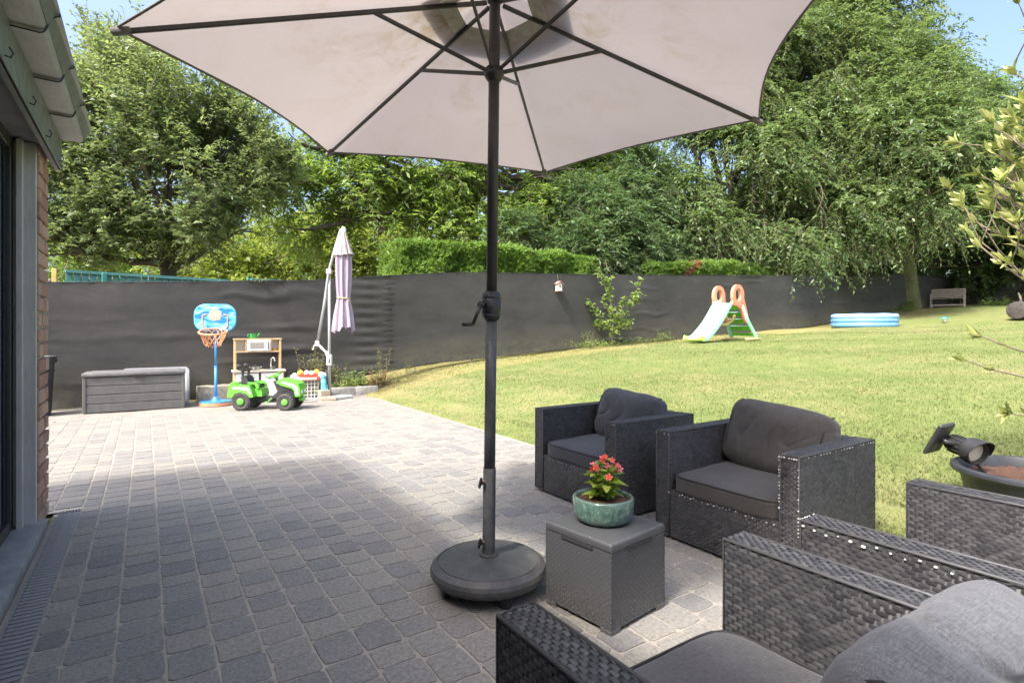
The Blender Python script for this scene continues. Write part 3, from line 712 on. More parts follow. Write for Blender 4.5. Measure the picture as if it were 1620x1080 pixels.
# ================================================================ wicker weave
wr = np.random.default_rng(21)
def weave(g, O, U, V, N, w, h, cu, cv, bul, ns=5):
    O, U, V, N = [np.array(q, float) for q in (O, U, V, N)]
    rows = max(1, int(round(h / cv))); cv = h / rows; colsn = int(w / cu) + 2
    r, c = np.meshgrid(np.arange(rows), np.arange(-1, colsn), indexing='ij'); r = r.ravel(); c = c.ravel()
    uc = (c + .5 * (r % 2) + .5) * cu; vc = (r + .5) * cv
    uc = uc + wr.normal(0, cu * .03, len(uc)); vc = vc + wr.normal(0, cv * .03, len(vc))
    k = (uc > -cu * .4) & (uc < w + cu * .4); uc, vc = uc[k], vc[k]; n = len(uc)
    s = np.linspace(-.5, .5, ns); t = np.array([-.5, 0, .5])
    Sg, Tg = np.meshgrid(s, t, indexing='ij')
    hh = (np.cos(np.pi * Sg) ** .7 * 1.5 - .5) * (1 - .42 * (2 * Tg) ** 2) * bul
    u = np.clip(uc[:, None, None] + Sg * cu * 1.04, 0, w); v = vc[:, None, None] + Tg * cv * .94
    hgt = hh[None] * wr.uniform(.8, 1.15, n)[:, None, None]
    P = O + u[..., None] * U + v[..., None] * V + hgt[..., None] * N
    a = np.arange(n * ns * 3).reshape(n, ns, 3)
    q = np.stack([a[:, :-1, :-1], a[:, 1:, :-1], a[:, 1:, 1:], a[:, :-1, 1:]], -1).reshape(-1, 4)
    tone = np.repeat(np.clip(wr.normal(.5, .25, n), 0, 1), (ns - 1) * 2)
    g.add(P.reshape(-1, 3), [q], tone)
def woven_box(x0, x1, y0, y1, z0, z1, faces, cu=.031, cv=.0122, bul=.0038):
    g = G(); e = .004
    g.box(((x0 + x1) / 2, (y0 + y1) / 2, (z0 + z1) / 2), (x1 - x0 - 2 * e, y1 - y0 - 2 * e, z1 - z0 - 2 * e), None, 0.0)
    if '-y' in faces: weave(g, (x0, y0 + e, z0), (1, 0, 0), (0, 0, 1), (0, -1, 0), x1 - x0, z1 - z0, cu, cv, bul)
    if '+y' in faces: weave(g, (x1, y1 - e, z0), (-1, 0, 0), (0, 0, 1), (0, 1, 0), x1 - x0, z1 - z0, cu, cv, bul)
    if '-x' in faces: weave(g, (x0 + e, y1, z0), (0, -1, 0), (0, 0, 1), (-1, 0, 0), y1 - y0, z1 - z0, cu, cv, bul)
    if '+x' in faces: weave(g, (x1 - e, y0, z0), (0, 1, 0), (0, 0, 1), (1, 0, 0), y1 - y0, z1 - z0, cu, cv, bul)
    if 'tl' in faces:   # top of an arm: strands run along it
        weave(g, (x0, y0, z1 - e), (0, 1, 0), (1, 0, 0), (0, 0, 1), y1 - y0, x1 - x0, .026, .0125, bul * .9)
    if 'tw' in faces:
        weave(g, (x0, y0, z1 - e), (1, 0, 0), (0, 1, 0), (0, 0, 1), x1 - x0, y1 - y0, .026, .0125, bul * .9)
    return g
def cushion(dim, n=4.5, puff=.25, wr_=.006, seed=0, cuts=18, folds=None):
    bm = bmesh.new(); bmesh.ops.create_cube(bm, size=2); bmesh.ops.subdivide_edges(bm, edges=bm.edges[:], cuts=cuts, use_grid_fill=True)
    for v in bm.verts:
        p = v.co; k = (abs(p.x) ** n + abs(p.y) ** n + abs(p.z) ** n) ** (1 / n); p = p / k
        edge = max(abs(p.x), abs(p.y)); th_ = 1 - puff * edge ** 5
        q = Vector((p.x * dim[0] / 2, p.y * dim[1] / 2, p.z * dim[2] / 2 * th_))
        w_ = noise.noise(Vector((q.x * 7 + seed, q.y * 7, q.z * 3))) * wr_ + noise.noise(Vector((q.x * 19, q.y * 19 + seed, q.z * 6))) * wr_ * .4
        f_ = 0
        if folds:
            wx = q.x + .25 * noise.noise(Vector((q.y * 3, q.x * 2, seed + 5)))
            fy = 1 - abs(noise.noise(Vector((wx * folds[0] + seed * 3, q.y * folds[1], seed))) * 2.2)
            msk = max(0, min(1, .6 + 1.6 * noise.noise(Vector((q.x * 2.5, q.y * 2.5, seed + 9)))))
            f_ = -max(0, fy - .80) * folds[2] / .20 * msk
        nrm = Vector((p.x ** 3, p.y ** 3, p.z)).normalized()
        v.co = q + nrm * (w_ + f_)
    return bm
AW, AD, AH, AT = .85, .75, .615, .098
CH = {}
def chair_mesh():
    h = AW / 2
    CH['arm'] = woven_box(-AT / 2, AT / 2, 0, AD, .02, AH, ('-y', '+y', '-x', '+x', 'tl')).mesh('armrest', 'wicker', True)
    CH['back'] = woven_box(-h + AT, h - AT, AD - AT, AD, .02, AH - .003, ('-y', '+y', 'tw')).mesh('back_panel', 'wicker', True)
    CH['front'] = woven_box(-h + AT, h - AT, .004, .06, .02, .285, ('-y', 'tw')).mesh('front_panel', 'wicker', True)
    g = G(); g.box((0, .36, .24), (AW - 2 * AT, .58, .05)); CH['deck'] = g.mesh('seat_deck', 'wicker_core')
    g = G()
    for s in (-1, 1):
        e = .0455 * s
        g.tube([(e, .003, .03), (e, .003, AH - .003), (e, AD - .003, AH - .003)], .0052, 6)
    CH['edge'] = g.mesh('edge_strand', 'wicker', True)
    g = G(); g.lathe([(.022, 0), (.022, .03)], 12); CH['foot'] = g.mesh('foot', 'hub_black')
chair_mesh()
def dots(g, pts, r, seed, prob=.85):
    q = random.Random(seed)
    for p, nrm in pts:
        if q.random() > prob: continue
        s = r * q.uniform(.55, 1.2); n = Vector(nrm)
        M = n.to_track_quat('Z', 'Y').to_matrix()
        bm = bmesh.new(); bmesh.ops.create_icosphere(bm, subdivisions=1, radius=1); bmesh.ops.scale(bm, vec=(s * q.uniform(1, 1.5), s, .0022), verts=bm.verts)
        g.bm(bm, (p[0] + nrm[0] * .001, p[1] + nrm[1] * .001, p[2] + nrm[2] * .001), M)
def armchair(label, loc, rz, cloth_seat, cloth_back, seed, backdim, backtilt, worn, backpos=(0, .555, .545), folds=(4, 6, .018), seatmat=None, n=4.5):
    t = thing('armchair', label, 'armchair', loc, rz, 'wicker armchairs on the patio'); h = AW / 2
    for s in (-1, 1):
        arm = mobj('armrest', CH['arm'], t, (s * (h - AT / 2), 0, 0)); mobj('edge_strand', CH['edge'], arm)
    mobj('back_panel', CH['back'], t); mobj('front_panel', CH['front'], t); mobj('seat_deck', CH['deck'], t)
    for sx in (-1, 1):
        for y in (.05, AD - .05): mobj('foot', CH['foot'], t, (sx * (h - .05), y, 0))
    g = G(); dm = (AW - 2 * AT - .01, .63, .115); g.bm(cushion(dm, 9, .10, .004, seed)); sc = g.build('seat_cushion', cloth_seat, t, True, (0, .315, .335), (radians(1.5), 0, 0))
    for z in (.046, -.046):
        k9 = (1 - abs(z / dm[2] * 2) ** 9) ** (1 / 9); rr = []
        for q_ in np.linspace(0, 2 * pi, 73)[:-1]:
            c9, s9 = cos(q_), sin(q_); m9 = (abs(c9) ** 9 + abs(s9) ** 9) ** (-1 / 9) * k9; rr.append((c9 * m9 * (dm[0] / 2 + .002), s9 * m9 * (dm[1] / 2 + .002), z * .96))
        g = G(); g.tube(rr, .0042, 5, closed=True); g.build('piping', 'piping_black', sc, True)
    g = G(); g.bm(cushion(backdim, n, .36, .008, seed + 4, 64, folds)); bc = g.build('back_cushion', cloth_back, t, True, backpos, (Matrix.Rotation(radians(backtilt), 3, 'X') @ Matrix.Rotation(radians((0, -3, -5, 2, 0, 0)[seed]), 3, 'Z')).to_euler())
    x_ = backdim[0] / 2 - .045
    for s in (-1, 1):
        g = G(); pts = []
        for i in range(15):
            a = pi * (i / 14 - .5); pts.append((s * x_, backdim[1] / 2 * .93 * sin(a), backdim[2] / 2 * .80 * cos(a)))
        g.tube(pts, .0035, 5); g.build('piping', 'piping_black', bc, True)
    if worn:
        g = G(); worn(g); o = g.build('worn_spots', 'worn_white', t); o['kind'] = 'stuff'
    return t
h = AW / 2
def worn1(g):
    dots(g, [((-h + .1 + .017 * i, .0, .262 + .004 * (i % 2)), (0, -1, 0)) for i in range(32)], .0026, 3, .5)
    dots(g, [((x, -.001, .605), (0, -1, 0)) for x in (-.42, -.405, -.39, .41, .395, .42)], .003, 4)
def worn2(g):
    dots(g, [((-h + .1 + .0185 * i, -.001, .272 + .007 * (i % 2)), (0, -1, 0)) for i in range(36)], .0038, 5, .7)
    dots(g, [((h + .001, .02 + .028 * i, .603), (1, 0, 0)) for i in range(26)], .0034, 6, .65)
    dots(g, [((h - .003, -.002, .25 + .017 * i), (0, -1, 0)) for i in range(20)], .0035, 7, .5)
    dots(g, [((h - AT + .003, -.002, .36 + .015 * i), (0, -1, 0)) for i in range(17)], .004, 8, .7)
    dots(g, [((-h + .006 + .03 * i, -.002, .60), (0, -1, 0)) for i in range(4)], .004, 9)
    dots(g, [((h - .01 - .012 * i, -.002, .602), (0, -1, 0)) for i in range(7)], .0045, 10)
def worn4(g):
    dots(g, [((h + .001, .012 + .034 * i, .598 - .004 * (i % 3)), (1, 0, 0)) for i in range(14)], .0042, 11, .8)
    dots(g, [((h - .01 - .013 * i, -.001, .612), (0, -1, 0)) for i in range(7)], .004, 12)
armchair('black wicker armchair with charcoal cushions in bluish shade beyond the flower pot', (2.43, 2.91, 0), -pi / 2, 'cushion_charcoal', 'cushion_charcoal', 1, (.62, .40, .20), 76, worn1)
armchair('black wicker armchair with white worn spots and brownish grey cushions facing the cube table', (2.49, 1.79, 0), -pi / 2, 'cushion_brown', 'cushion_brown', 2, (.64, .42, .21), 74, worn2, (0, .55, .56))
armchair('black wicker armchair with a grey seat pad and a puffy sunlit grey back cushion', (1.025, .96, 0), pi, 'cushion_seat', 'cushion_sunlit', 3, (.65, .46, .20), 70, None, (-.045, .575, .53), (2.2, 9, .013), n=4.6)
armchair('black wicker armchair with white chipped arm edges in front of the soil tub', (2.105, .92, 0), pi, 'cushion_sunlit', 'cushion_sunlit', 5, (.62, .36, .2), 76, worn4, (0, .56, .47))

# ================================================================ cube table
cube = thing('cube_table', 'grey moulded wicker-look plastic cube table carrying the flower pot', 'side table', (1.668, 1.772, 0), radians(7.5))
ht = .36; e = .182
def cube_side(O, U, N):
    g = G(); O = Vector(O); U = Vector(U); N = Vector(N)
    weave(g, O + Vector((0, 0, .02)), U, (0, 0, 1), N, 2 * e, ht - .055, .0225, .0100, .0036, 5); return g
g = G(); g.box((0, 0, .172), (2 * e - .006, 2 * e - .006, ht - .055), None, .5); g.build('core', 'moulded_plastic', cube)
for O, U, N in (((-e, -e + .003, 0), (1, 0, 0), (0, -1, 0)), ((e - .003, -e, 0), (0, 1, 0), (1, 0, 0)), ((e, e - .003, 0), (-1, 0, 0), (0, 1, 0)), ((-e + .003, e, 0), (0, -1, 0), (-1, 0, 0))):
    cube_side(O, U, N).build('side_panel', 'moulded_plastic', cube, True)
for sx in (-1, 1):
    for sy in (-1, 1):
        g = G(); g.rbox((sx * (e - .03), sy * (e - .03), .011), (.06, .06, .022), .004); g.build('foot', 'moulded_plastic', cube)
g = G(); g.rbox((0, 0, ht - .018), (2 * e + .003, 2 * e + .003, .034), .007, seg=3)
lid = g.build('lid', 'moulded_plastic', cube, 30)
g = G()
for a in range(4):
    M = RZ(a * pi / 2)
    for i in range(26):
        q = M @ Vector((-e + .0073 + i * .014, -e + .003, 0)); q2 = M @ Vector((-e + .0073 + i * .014, -e + .009, 0))
        g.ball((q.x, q.y, ht - .014), (.0062, .0062, .0075), 6); g.ball((q2.x, q2.y, ht - .002), (.0062, .0062, .004), 6)
g.build('rim_pattern', 'moulded_plastic', lid, True)
for a in range(4):
    M = RZ(a * pi / 2); q = M @ Vector((0, -e + .002, ht - .040)); g = G(); g.box(tuple(q), (.17, .012, .013), M); g.build('grip_slot', 'dark_void', cube)

# flower pot with begonia
pot = thing('flower_pot', 'round green glazed ceramic flower pot on the cube table', 'flower pot', (1.685, 1.80, ht))
g = G(); R_ = .134
g.lathe([(.0, .004), (.098, .002), (.110, .006), (.124, .020), (R_ - .003, .040), (R_, .07), (R_, .102), (R_ - .004, .108), (R_ - .012, .109), (R_ - .017, .104), (R_ - .018, .085), (0, .083)], 56)
g.build('bowl', 'glaze', pot, 50)
g = G(); bm = bmesh.new(); bmesh.ops.create_circle(bm, cap_ends=True, cap_tris=True, segments=40, radius=R_ - .0185); bmesh.ops.subdivide_edges(bm, edges=bm.edges[:], cuts=3, use_grid_fill=True)
for v in bm.verts: v.co.z = .09 + .006 * noise.noise(v.co * 60)
g.bm(bm); g.build('soil', 'soil', pot, True)
beg = thing('begonia_plant', 'small begonia with lime leaves and red pink flowers in the glazed pot', 'plant', (1.685, 1.80, ht + .088))
def leaf_mesh(name, mat, L, W, cup, nseg=6, fold=.25, wave=0.0):
    g = G(); v = []; f = []
    for i in range(nseg + 1):
        t = i / nseg; wd = W * sin(pi * min(1, t ** .75 * .98 + .02)) * .5 + .0005
        z = -cup * t * t * L + wave * sin(t * 9) * L
        v += [(-wd, t * L, z + wd * fold), (-wd * .5, t * L, z + wd * fold * .35), (0, t * L, z), (wd * .5, t * L, z + wd * fold * .35), (wd, t * L, z + wd * fold)]
    for i in range(nseg):
        for j in range(4): f.append((5 * i + j, 5 * i + j + 1, 5 * i + j + 6, 5 * i + j + 5))
    g.add(v, f); return g.mesh(name, mat, True)
bl = [leaf_mesh('leaf', 'leaf_begonia', .066, .058, .35, 6, .5), leaf_mesh('leaf', 'leaf_begonia', .054, .05, .1, 6, .7), leaf_mesh('leaf', 'leaf_begonia', .07, .040, .25, 6, .35)]
bq = random.Random(12)
def spray(q, p, d, up=(0, 0, 1)):
    """euler that points local +Y along d with local +Z near up"""
    y = Vector(d).normalized(); z = Vector(up); x = y.cross(z)
    if x.length < 1e-4: x = Vector((1, 0, 0))
    x.normalize(); z = x.cross(y); return Matrix((x, y, z)).transposed().to_euler()
stems = G(); flow = []
for k in range(9):
    a = k * 2.4; r = .024 + .024 * bq.random(); hgt = .19 - .085 * abs(k - 3) / 5 - .03 * bq.random()
    top = Vector((cos(a) * r * (2.0 if k > 4 else 1.1), sin(a) * r * (2.0 if k > 4 else 1.1), hgt)); b0 = Vector((cos(a) * .012, sin(a) * .012, 0))
    mid = (b0 + top) / 2 + Vector((cos(a) * .012, sin(a) * .012, 0)); stems.tube([b0, mid, top], [.004, .0032, .002], 6)
    for i in range(9):
        t = .15 + .85 * i / 8; p = b0.lerp(mid, t * 2) if t < .5 else mid.lerp(top, t * 2 - 1)
        aa = a + i * 2.1 + bq.uniform(-.5, .5); d = Vector((cos(aa), sin(aa), bq.uniform(-.05, .65)))
        mobj('leaf', bq.choice(bl), beg, tuple(p), spray(bq, p, d), bq.uniform(.8, 1.25) * (1 - .25 * t))
    flow.append(top)
stems.build('stems', 'leaf_sapling', beg, True)
g = G()
for k in range(5):
    a = 2 * pi * k / 5; M = RZ(a) @ RY(radians(-28)); bm = bmesh.new(); bmesh.ops.create_icosphere(bm, subdivisions=1, radius=1); bmesh.ops.scale(bm, vec=(.0085, .006, .0016), verts=bm.verts)
    c_ = M @ Vector((.009, 0, 0)); g.bm(bm, tuple(c_), M)
fm = g.mesh('flower', 'petal', True); g = G(); g.ball((0, 0, .003), .0032, 6); stm = g.mesh('stamen', 'stamen', True)
cam_d = Vector((-.6, -.75, .3))
for k, tp in enumerate(flow):
    for i in range((3, 2, 2, 3, 2, 2, 1, 1, 0)[k]):
        d = (cam_d + Vector((bq.uniform(-.9, .9), bq.uniform(-.9, .9), bq.uniform(-.2, .9)))).normalized()
        p = tp + d * bq.uniform(.008, .03) + Vector((0, 0, bq.uniform(-.012, .015)))
        fl = mobj('flower', fm, beg, tuple(p), d.to_track_quat('Z', 'Y').to_euler(), bq.uniform(.8, 1.25)); mobj('stamen', stm, fl)

# ================================================================ big parasol
PX, PY = 1.323, 2.180
par = thing('patio_parasol', 'large open taupe parasol on a dark pole with a round wheeled base', 'parasol', (PX, PY, 0))
g = G(); g.lathe([(0, .058), (.20, .056), (.236, .060), (.254, .070), (.266, .088), (.2685, .105), (.262, .122), (.254, .126), (.243, .137), (.238, .1395), (.2355, .1345), (.2305, .1345), (.2285, .139), (.15, .146), (.06, .156), (0, .157)], 64)
base = g.build('base', 'base_plastic', par, 24)
g = G(); g.lathe([(.040, .154), (.043, .158), (.041, .166), (.031, .168)], 32); g.build('collar', 'base_plastic', base, 40)
for a in (-100, -10, 80, 170):
    q = RZ(radians(a)) @ Vector((.205, 0, 0)); g = G()
    g.lathe([(.024, -.009), (.028, -.006), (.028, .006), (.024, .009)], 18, (q.x, q.y, .028), RZ(radians(a + 60)) @ RX(radians(90)))
    g.box((q.x, q.y, .050), (.02, .034, .018), RZ(radians(a + 60))); g.build('caster', 'hub_black', base, 40)
tilt = Vector((.0255, -.0145, 2.57)) ; P0 = Vector((0, 0, .155)); D = tilt.normalized()
def along(z): return P0 + D * (z - .155)
g = G(); g.tube([along(.155), along(.56)], .0295, 28); slv = g.build('sleeve', 'pole_worn', par, 40)
for z in (.50, .225):
    g = G(); c_ = along(z); d = Vector((-.85, -.15, 0)); g.tube([c_ + d * .026, c_ + d * .052], .006, 10); g.build('bolt', 'rust', slv, True)
    g = G(); c2 = c_ + d * .058; g.tube([c2 - d * .006, c2 + d * .006], .011, 10); g.box(tuple(c2 + d * .006), (.008, .012, .05), RX(.4)); g.build('knob', 'hub_black', slv, 40)
g = G(); g.tube([along(.45), along(1.34)], .0262, 28); g.build('lower_pole', 'pole_worn', par, True)
g = G(); g.tube([along(1.30), along(2.78)], .0255, 28); g.build('upper_pole', 'pole_dark', par, True)
g = G(); cz = 1.305; pf = [(.026, -.066), (.034, -.062), (.043, -.045), (.044, -.040), (.0425, -.036), (.044, -.032), (.0445, .034), (.0425, .037), (.044, .041), (.0435, .048), (.038, .064), (.030, .072), (.026, .073)]
g.lathe(pf, 32, tuple(along(cz))); hs = g.build('crank_housing', 'hub_black', par, 40)
g = G(); c_ = along(cz); dcam = Vector((-.85, -.45, 0)).normalized(); lft = Vector((-.83, .55, 0)).normalized()
a0 = c_ + dcam * .040 + Vector((0, 0, .008)) + lft * .018; g.tube([a0, a0 + dcam * .026], .015, 14); a1 = a0 + dcam * .02
a2 = a1 + lft * .035 + Vector((0, 0, -.090)); g.tube([a1, a1 + lft * .018 + Vector((0, 0, -.045)), a2], [.010, .008, .008], 10); g.tube([a2, a2 + lft * .045 + dcam * .01], .0085, 10); g.build('crank_handle', 'hub_black', hs, True)
# hubs
g = G(); c_ = along(2.385); g.lathe([(.026, -.040), (.034, -.030), (.045, -.012), (.047, .002), (.043, .016), (.038, .026), (.027, .028)], 30, tuple(c_)); g.build('runner_hub', 'hub_black', par, 40)
top = along(2.745); g = G(); g.lathe([(.026, -.032), (.036, -.026), (.040, 0), (.036, .022), (.02, .05), (.012, .075), (0, .08)], 30, tuple(top)); g.build('top_hub', 'hub_black', par, 40)
RR = 1.50; ZT = 2.345; ctr = along(2.73)
tips = []
for k in range(6):
    a = radians(44 + 60 * k); tips.append(Vector((ctr.x + RR * cos(a), ctr.y + RR * sin(a), ZT)))
for k in range(6):
    t = tips[k]; d = (t - ctr).normalized(); g = G()
    L = (t - ctr).length; M = Matrix((d, d.cross(Vector((0, 0, 1))).normalized(), d.cross(d.cross(Vector((0, 0, 1)))).normalized())).transposed()
    mid = ctr + d * (L * .5 + .015) + Vector((0, 0, -.014)); g.rbox(tuple(mid), (L - .05, .013, .021), .003, M); rib = g.build('rib', 'pole_dark', par)
    s_end = ctr + (t - ctr) * .36 + Vector((0, 0, -.020)); s0 = along(2.385) + Vector((cos(radians(44 + 60 * k)), sin(radians(44 + 60 * k)), 0)) * .042 + Vector((0, 0, .012))
    dd = s_end - s0; L2 = dd.length; dd.normalize(); M2 = Matrix((dd, dd.cross(Vector((0, 0, 1))).normalized(), dd.cross(dd.cross(Vector((0, 0, 1)))).normalized())).transposed()
    g = G(); g.rbox(tuple((s0 + s_end) / 2), (L2 + .02, .011, .019), .003, M2); g.build('strut', 'pole_dark', rib)
    g = G(); g.rbox(tuple(ctr + d * (L - .018) + Vector((0, 0, -.012))), (.07, .034, .024), .008, M, 2); g.build('rib_pocket', 'hem_taupe', rib, 40)
def canopy_pt(k, s, t, lift=0.0):
    A = ctr + (tips[k] - ctr) * t; B = ctr + (tips[(k + 1) % 6] - ctr) * t; p = A.lerp(B, s)
    bow = sin(pi * s); inw = Vector((ctr.x - p.x, ctr.y - p.y, 0))
    p = p + inw * (.075 * bow * max(0, (t - .45) / .55) ** 2.2)
    p.z += -.030 * bow * t * (1.25 - t) * 1.2 + lift + .006 * noise.noise(Vector((p.x * 3, p.y * 3, k))) * (1 - abs(2 * s - 1))
    return p
def canopy_ring(t0, t1, nt_, ns_, lift):
    g = G(); v = []; f = []
    for k in range(6):
        for i in range(nt_ + 1):
            t = t0 + (t1 - t0) * i / nt_
            for j in range(ns_): v.append(tuple(canopy_pt(k, j / ns_, t, lift)))
    W_ = 6 * ns_
    def ix(i, q): k, j = divmod(q % W_, ns_); return k * (nt_ + 1) * ns_ + i * ns_ + j
    for i in range(nt_):
        for q in range(W_): f.append((ix(i, q), ix(i, q + 1), ix(i + 1, q + 1), ix(i + 1, q)))
    g.add(v, f); return g
cano = canopy_ring(.172, 1.0, 26, 16, .004).build('canopy', 'canopy_cloth', par, True)
canopy_ring(.125, .18, 4, 16, -.004).build('vent_hem', 'cap_cloth', cano, True)
canopy_ring(.02, .25, 10, 16, .055).build('vent_cap', 'canopy_cloth', cano, True)
g = G(); pts = []
for k in range(6):
    for j in range(16): pts.append(tuple(canopy_pt(k, j / 16, 1.0, .002)))
g.tube(pts, .0055, 6, closed=True); g.build('hem', 'hem_taupe', cano, True)

# ================================================================ soil tub, shrub, solar lamp
TX, TY = 4.0, .88; TZ = float(gz(TX)) - .02
tub = thing('planter_tub', 'large black round planter tub filled with brown soil on the lawn edge', 'planter', (TX, TY, TZ))
g = G(); g.lathe([(0, 0), (.26, 0), (.28, .01), (.34, .26), (.352, .285), (.378, .29), (.386, .302), (.384, .318), (.372, .325), (.350, .324), (.342, .312), (.335, .27), (.33, .25)], 56); g.build('tub', 'tub_black', tub, 40)
g = G(); bm = bmesh.new(); bmesh.ops.create_grid(bm, x_segments=44, y_segments=44, size=.34)
for v in list(bm.verts):
    if v.co.length > .338: bm.verts.remove(v)
for v in bm.verts: v.co.z = .268 + .012 * noise.noise(v.co * 22) + .006 * noise.noise(v.co * 70)
g.bm(bm); g.build('soil', 'soil', tub, True)
g = G(); q = Vector((.14, -.16, .285)); g.tube([(q.x + .155 * cos(a), q.y + .155 * sin(a), q.z) for a in np.linspace(0, 2 * pi, 33)[:-1]], .012, 10, closed=True); g.build('inner_pot_rim', 'tub_black', tub, True)
shrub = thing('broadleaf_shrub', 'leafy shrub with pale yellow green leaf rosettes growing from the black tub', 'shrub', (TX + .14, TY - .16, TZ + .27))
S0 = Vector((0, 0, 0)); stemg = G(); sq = random.Random(31)
sl_ = [leaf_mesh('leaf', 'leaf_shrub', .112, .042, .12, 6, .35), leaf_mesh('leaf', 'leaf_shrub', .10, .040, -.15, 6, .5), leaf_mesh('leaf', 'leaf_shrub', .085, .034, .3, 6, .3)]
lft = Vector((-.83, .55, 0)); fwd = Vector((.555, .832, 0)); nleaf = [0]
LV = []
def rosette(p, d, n, sc):
    d = d.normalized()
    for i in range(n):
        a = i * 2.4 + sq.uniform(-.4, .4); o1 = d.orthogonal().normalized(); o2 = d.cross(o1)
        dd = d * sq.uniform(.55, 1.25) + (o1 * cos(a) + o2 * sin(a)) * sq.uniform(.3, .65)
        LV.append((sq.choice(sl_), p - d * .012 * i * .4, spray(sq, p, dd, d), sc * sq.uniform(.6, .95)))
def twig_(p, d, L, r, n, lv):
    pts = [p]; dd = d.normalized()
    for i in range(4):
        dd = (dd + Vector((sq.uniform(-.2, .2), sq.uniform(-.2, .2), sq.uniform(-.02, .16)))).normalized(); pts.append(pts[-1] + dd * L / 4)
    stemg.tube(pts, [r, r * .88, r * .75, r * .62, r * .5], 6)
    if lv > 0:
        for i in range(n):
            k = sq.choice((1, 2, 3, 4)); o = Vector((sq.uniform(-1, 1), sq.uniform(-1, 1), sq.uniform(-.1, .9))); twig_(pts[k], (dd * .7 + o.normalized() * .8), L * sq.uniform(.4, .65), r * .6, n, lv - 1)
    rosette(pts[-1], dd, sq.randint(5, 7), 1.0 if lv == 0 else .9)
    if L > .2: rosette(pts[3], dd, 2, .8)
main = [S0, Vector((.04, -.02, .5)), Vector((.0, 0, 1.0)), Vector((.05, .02, 1.5)), Vector((.0, .0, 2.0)), Vector((.02, 0, 2.35))]
stemg.tube(main, [.028, .024, .02, .017, .012, .008], 10)
br_list = [(.30, .95, .10, .10, .55, 1, 0), (.48, .95, .25, .12, .66, 1, 0), (.62, .9, .0, .10, .55, 1, 0)]
for k in range(13):
    z = .84 + .072 * k; br_list.append((z, .95, .5 * sin(k * 2.1), .30 + .035 * k, .62 - .016 * k, 3, 1)); br_list.append((z + .03, .8, .6 * cos(k * 1.7), .5 + .03 * k, .50 - .016 * k, 3, 1))
br_list += [(1.85, .7, .1, .7, .5, 2, 1), (1.95, .5, .3, .9, .45, 2, 1), (2.1, .55, 0, 1.0, .42, 2, 1), (2.25, .4, .2, 1.2, .4, 2, 1), (1.3, .3, -.8, .6, .5, 2, 1), (1.1, -.8, .2, .6, .5, 2, 1), (1.6, -.7, -.3, .8, .45, 2, 1)]
for (z, ox, oy, uz, L, n, lv) in br_list:
    p = Vector(np.array([np.interp(z, [q.z for q in main], [q[i] for q in main]) for i in range(3)])); twig_(p, lft * ox + fwd * oy + Vector((0, 0, uz)), L, .008, n, lv)
stemg.build('stems', 'twig', shrub, True)
def lvkey(q):
    u = proj(q[1].x + TX + .14, q[1].y + TY - .16, 1.2)[0]; return abs(u - 1570) if u is not None else 1e6
LV.sort(key=lvkey); gs = G()
for k, (me_, p, ro, sc_) in enumerate(LV):
    if k < 300: mobj('leaf', me_, shrub, tuple(p), ro, sc_)
    else:
        co = np.array([tuple(v.co) for v in me_.vertices]) * sc_; R3 = np.array(ro.to_matrix()); gs.add(co @ R3.T + np.array(p), [tuple(f.vertices) for f in me_.polygons])
if gs.n: ol = gs.build('leaves_beyond', 'leaf_shrub', shrub, True); ol['kind'] = 'stuff'
lamp = thing('solar_spotlight', 'black solar garden spotlight with a tilted panel leaning on the tub rim', 'spotlight', (3.93, 1.17, TZ + .325))
lamp.scale = (1.25,) * 3
axis = (Vector((-.555, -.832, 0)) * .95 + Vector((.832, -.555, 0)) * .12 + Vector((0, 0, -.16))).normalized()
Ml = axis.to_track_quat('Z', 'Y').to_matrix()
g = G(); g.lathe([(.022, -.10), (.036, -.095), (.040, -.06), (.042, 0), (.058, .004), (.060, .03), (.056, .045), (.050, .047), (.048, .03), (.046, .02)], 28, (0, 0, .055), Ml); hd = g.build('lamp_head', 'lamp_black', lamp, 35)
for i in range(14):
    a = 2 * pi * i / 14; M = Ml @ RZ(a); q = M @ Vector((.0405, 0, -.045)); g = G(); g.box((q.x, q.y, q.z + .055), (.008, .0045, .075), M); g.build('cooling_fin', 'lamp_black', hd)
g = G(); g.lathe([(0, .033), (.03, .030), (.047, .024)], 24, (0, 0, .055), Ml, False); g.build('lens', 'lamp_lens', hd, True)
g = G(); v = []; n = 14
upl = Vector((0, 0, 1)) - axis * axis.z; upl.normalize(); sd = axis.cross(upl)
for i in range(n + 1):
    a = pi * (i / n - .5) * 1.15; c_ = (upl * cos(a) + sd * sin(a))
    hood = .052 + .03 * cos(a)
    for rr_, zz in ((.0605, .03), (.0635, hood), (.0605, hood), (.0575, .03)): v.append(tuple(c_ * rr_ + axis * zz + Vector((0, 0, .055))))
f = []
for i in range(n):
    for j in range(4): f.append((4 * i + j, 4 * i + (j + 1) % 4, 4 * i + 4 + (j + 1) % 4, 4 * i + 4 + j))
f += [(0, 1, 2, 3), tuple(4 * n + j for j in (3, 2, 1, 0))]
g.add(v, f); g.build('hood', 'lamp_black', hd, 40)
pn = (Vector((-.83, .55, 0)) * .55 + Vector((0, 0, .48)) + Vector((.555, .832, 0)) * .85).normalized(); xh = Vector((0, 0, 1)).cross(pn).normalized(); Mp = Matrix((xh, pn.cross(xh), pn)).transposed()
pc = -axis * .06 + Vector((-.83, .55, 0)) * .085 + Vector((0, 0, .085))
g = G(); g.rbox(tuple(pc), (.155, .155, .018), .005, Mp); pnl = g.build('solar_panel', 'lamp_black', lamp)
g = G(); q = pc + pn * .0096; g.box(tuple(q), (.138, .138, .001), Mp); g.build('solar_cell', 'solar_cell', pnl)
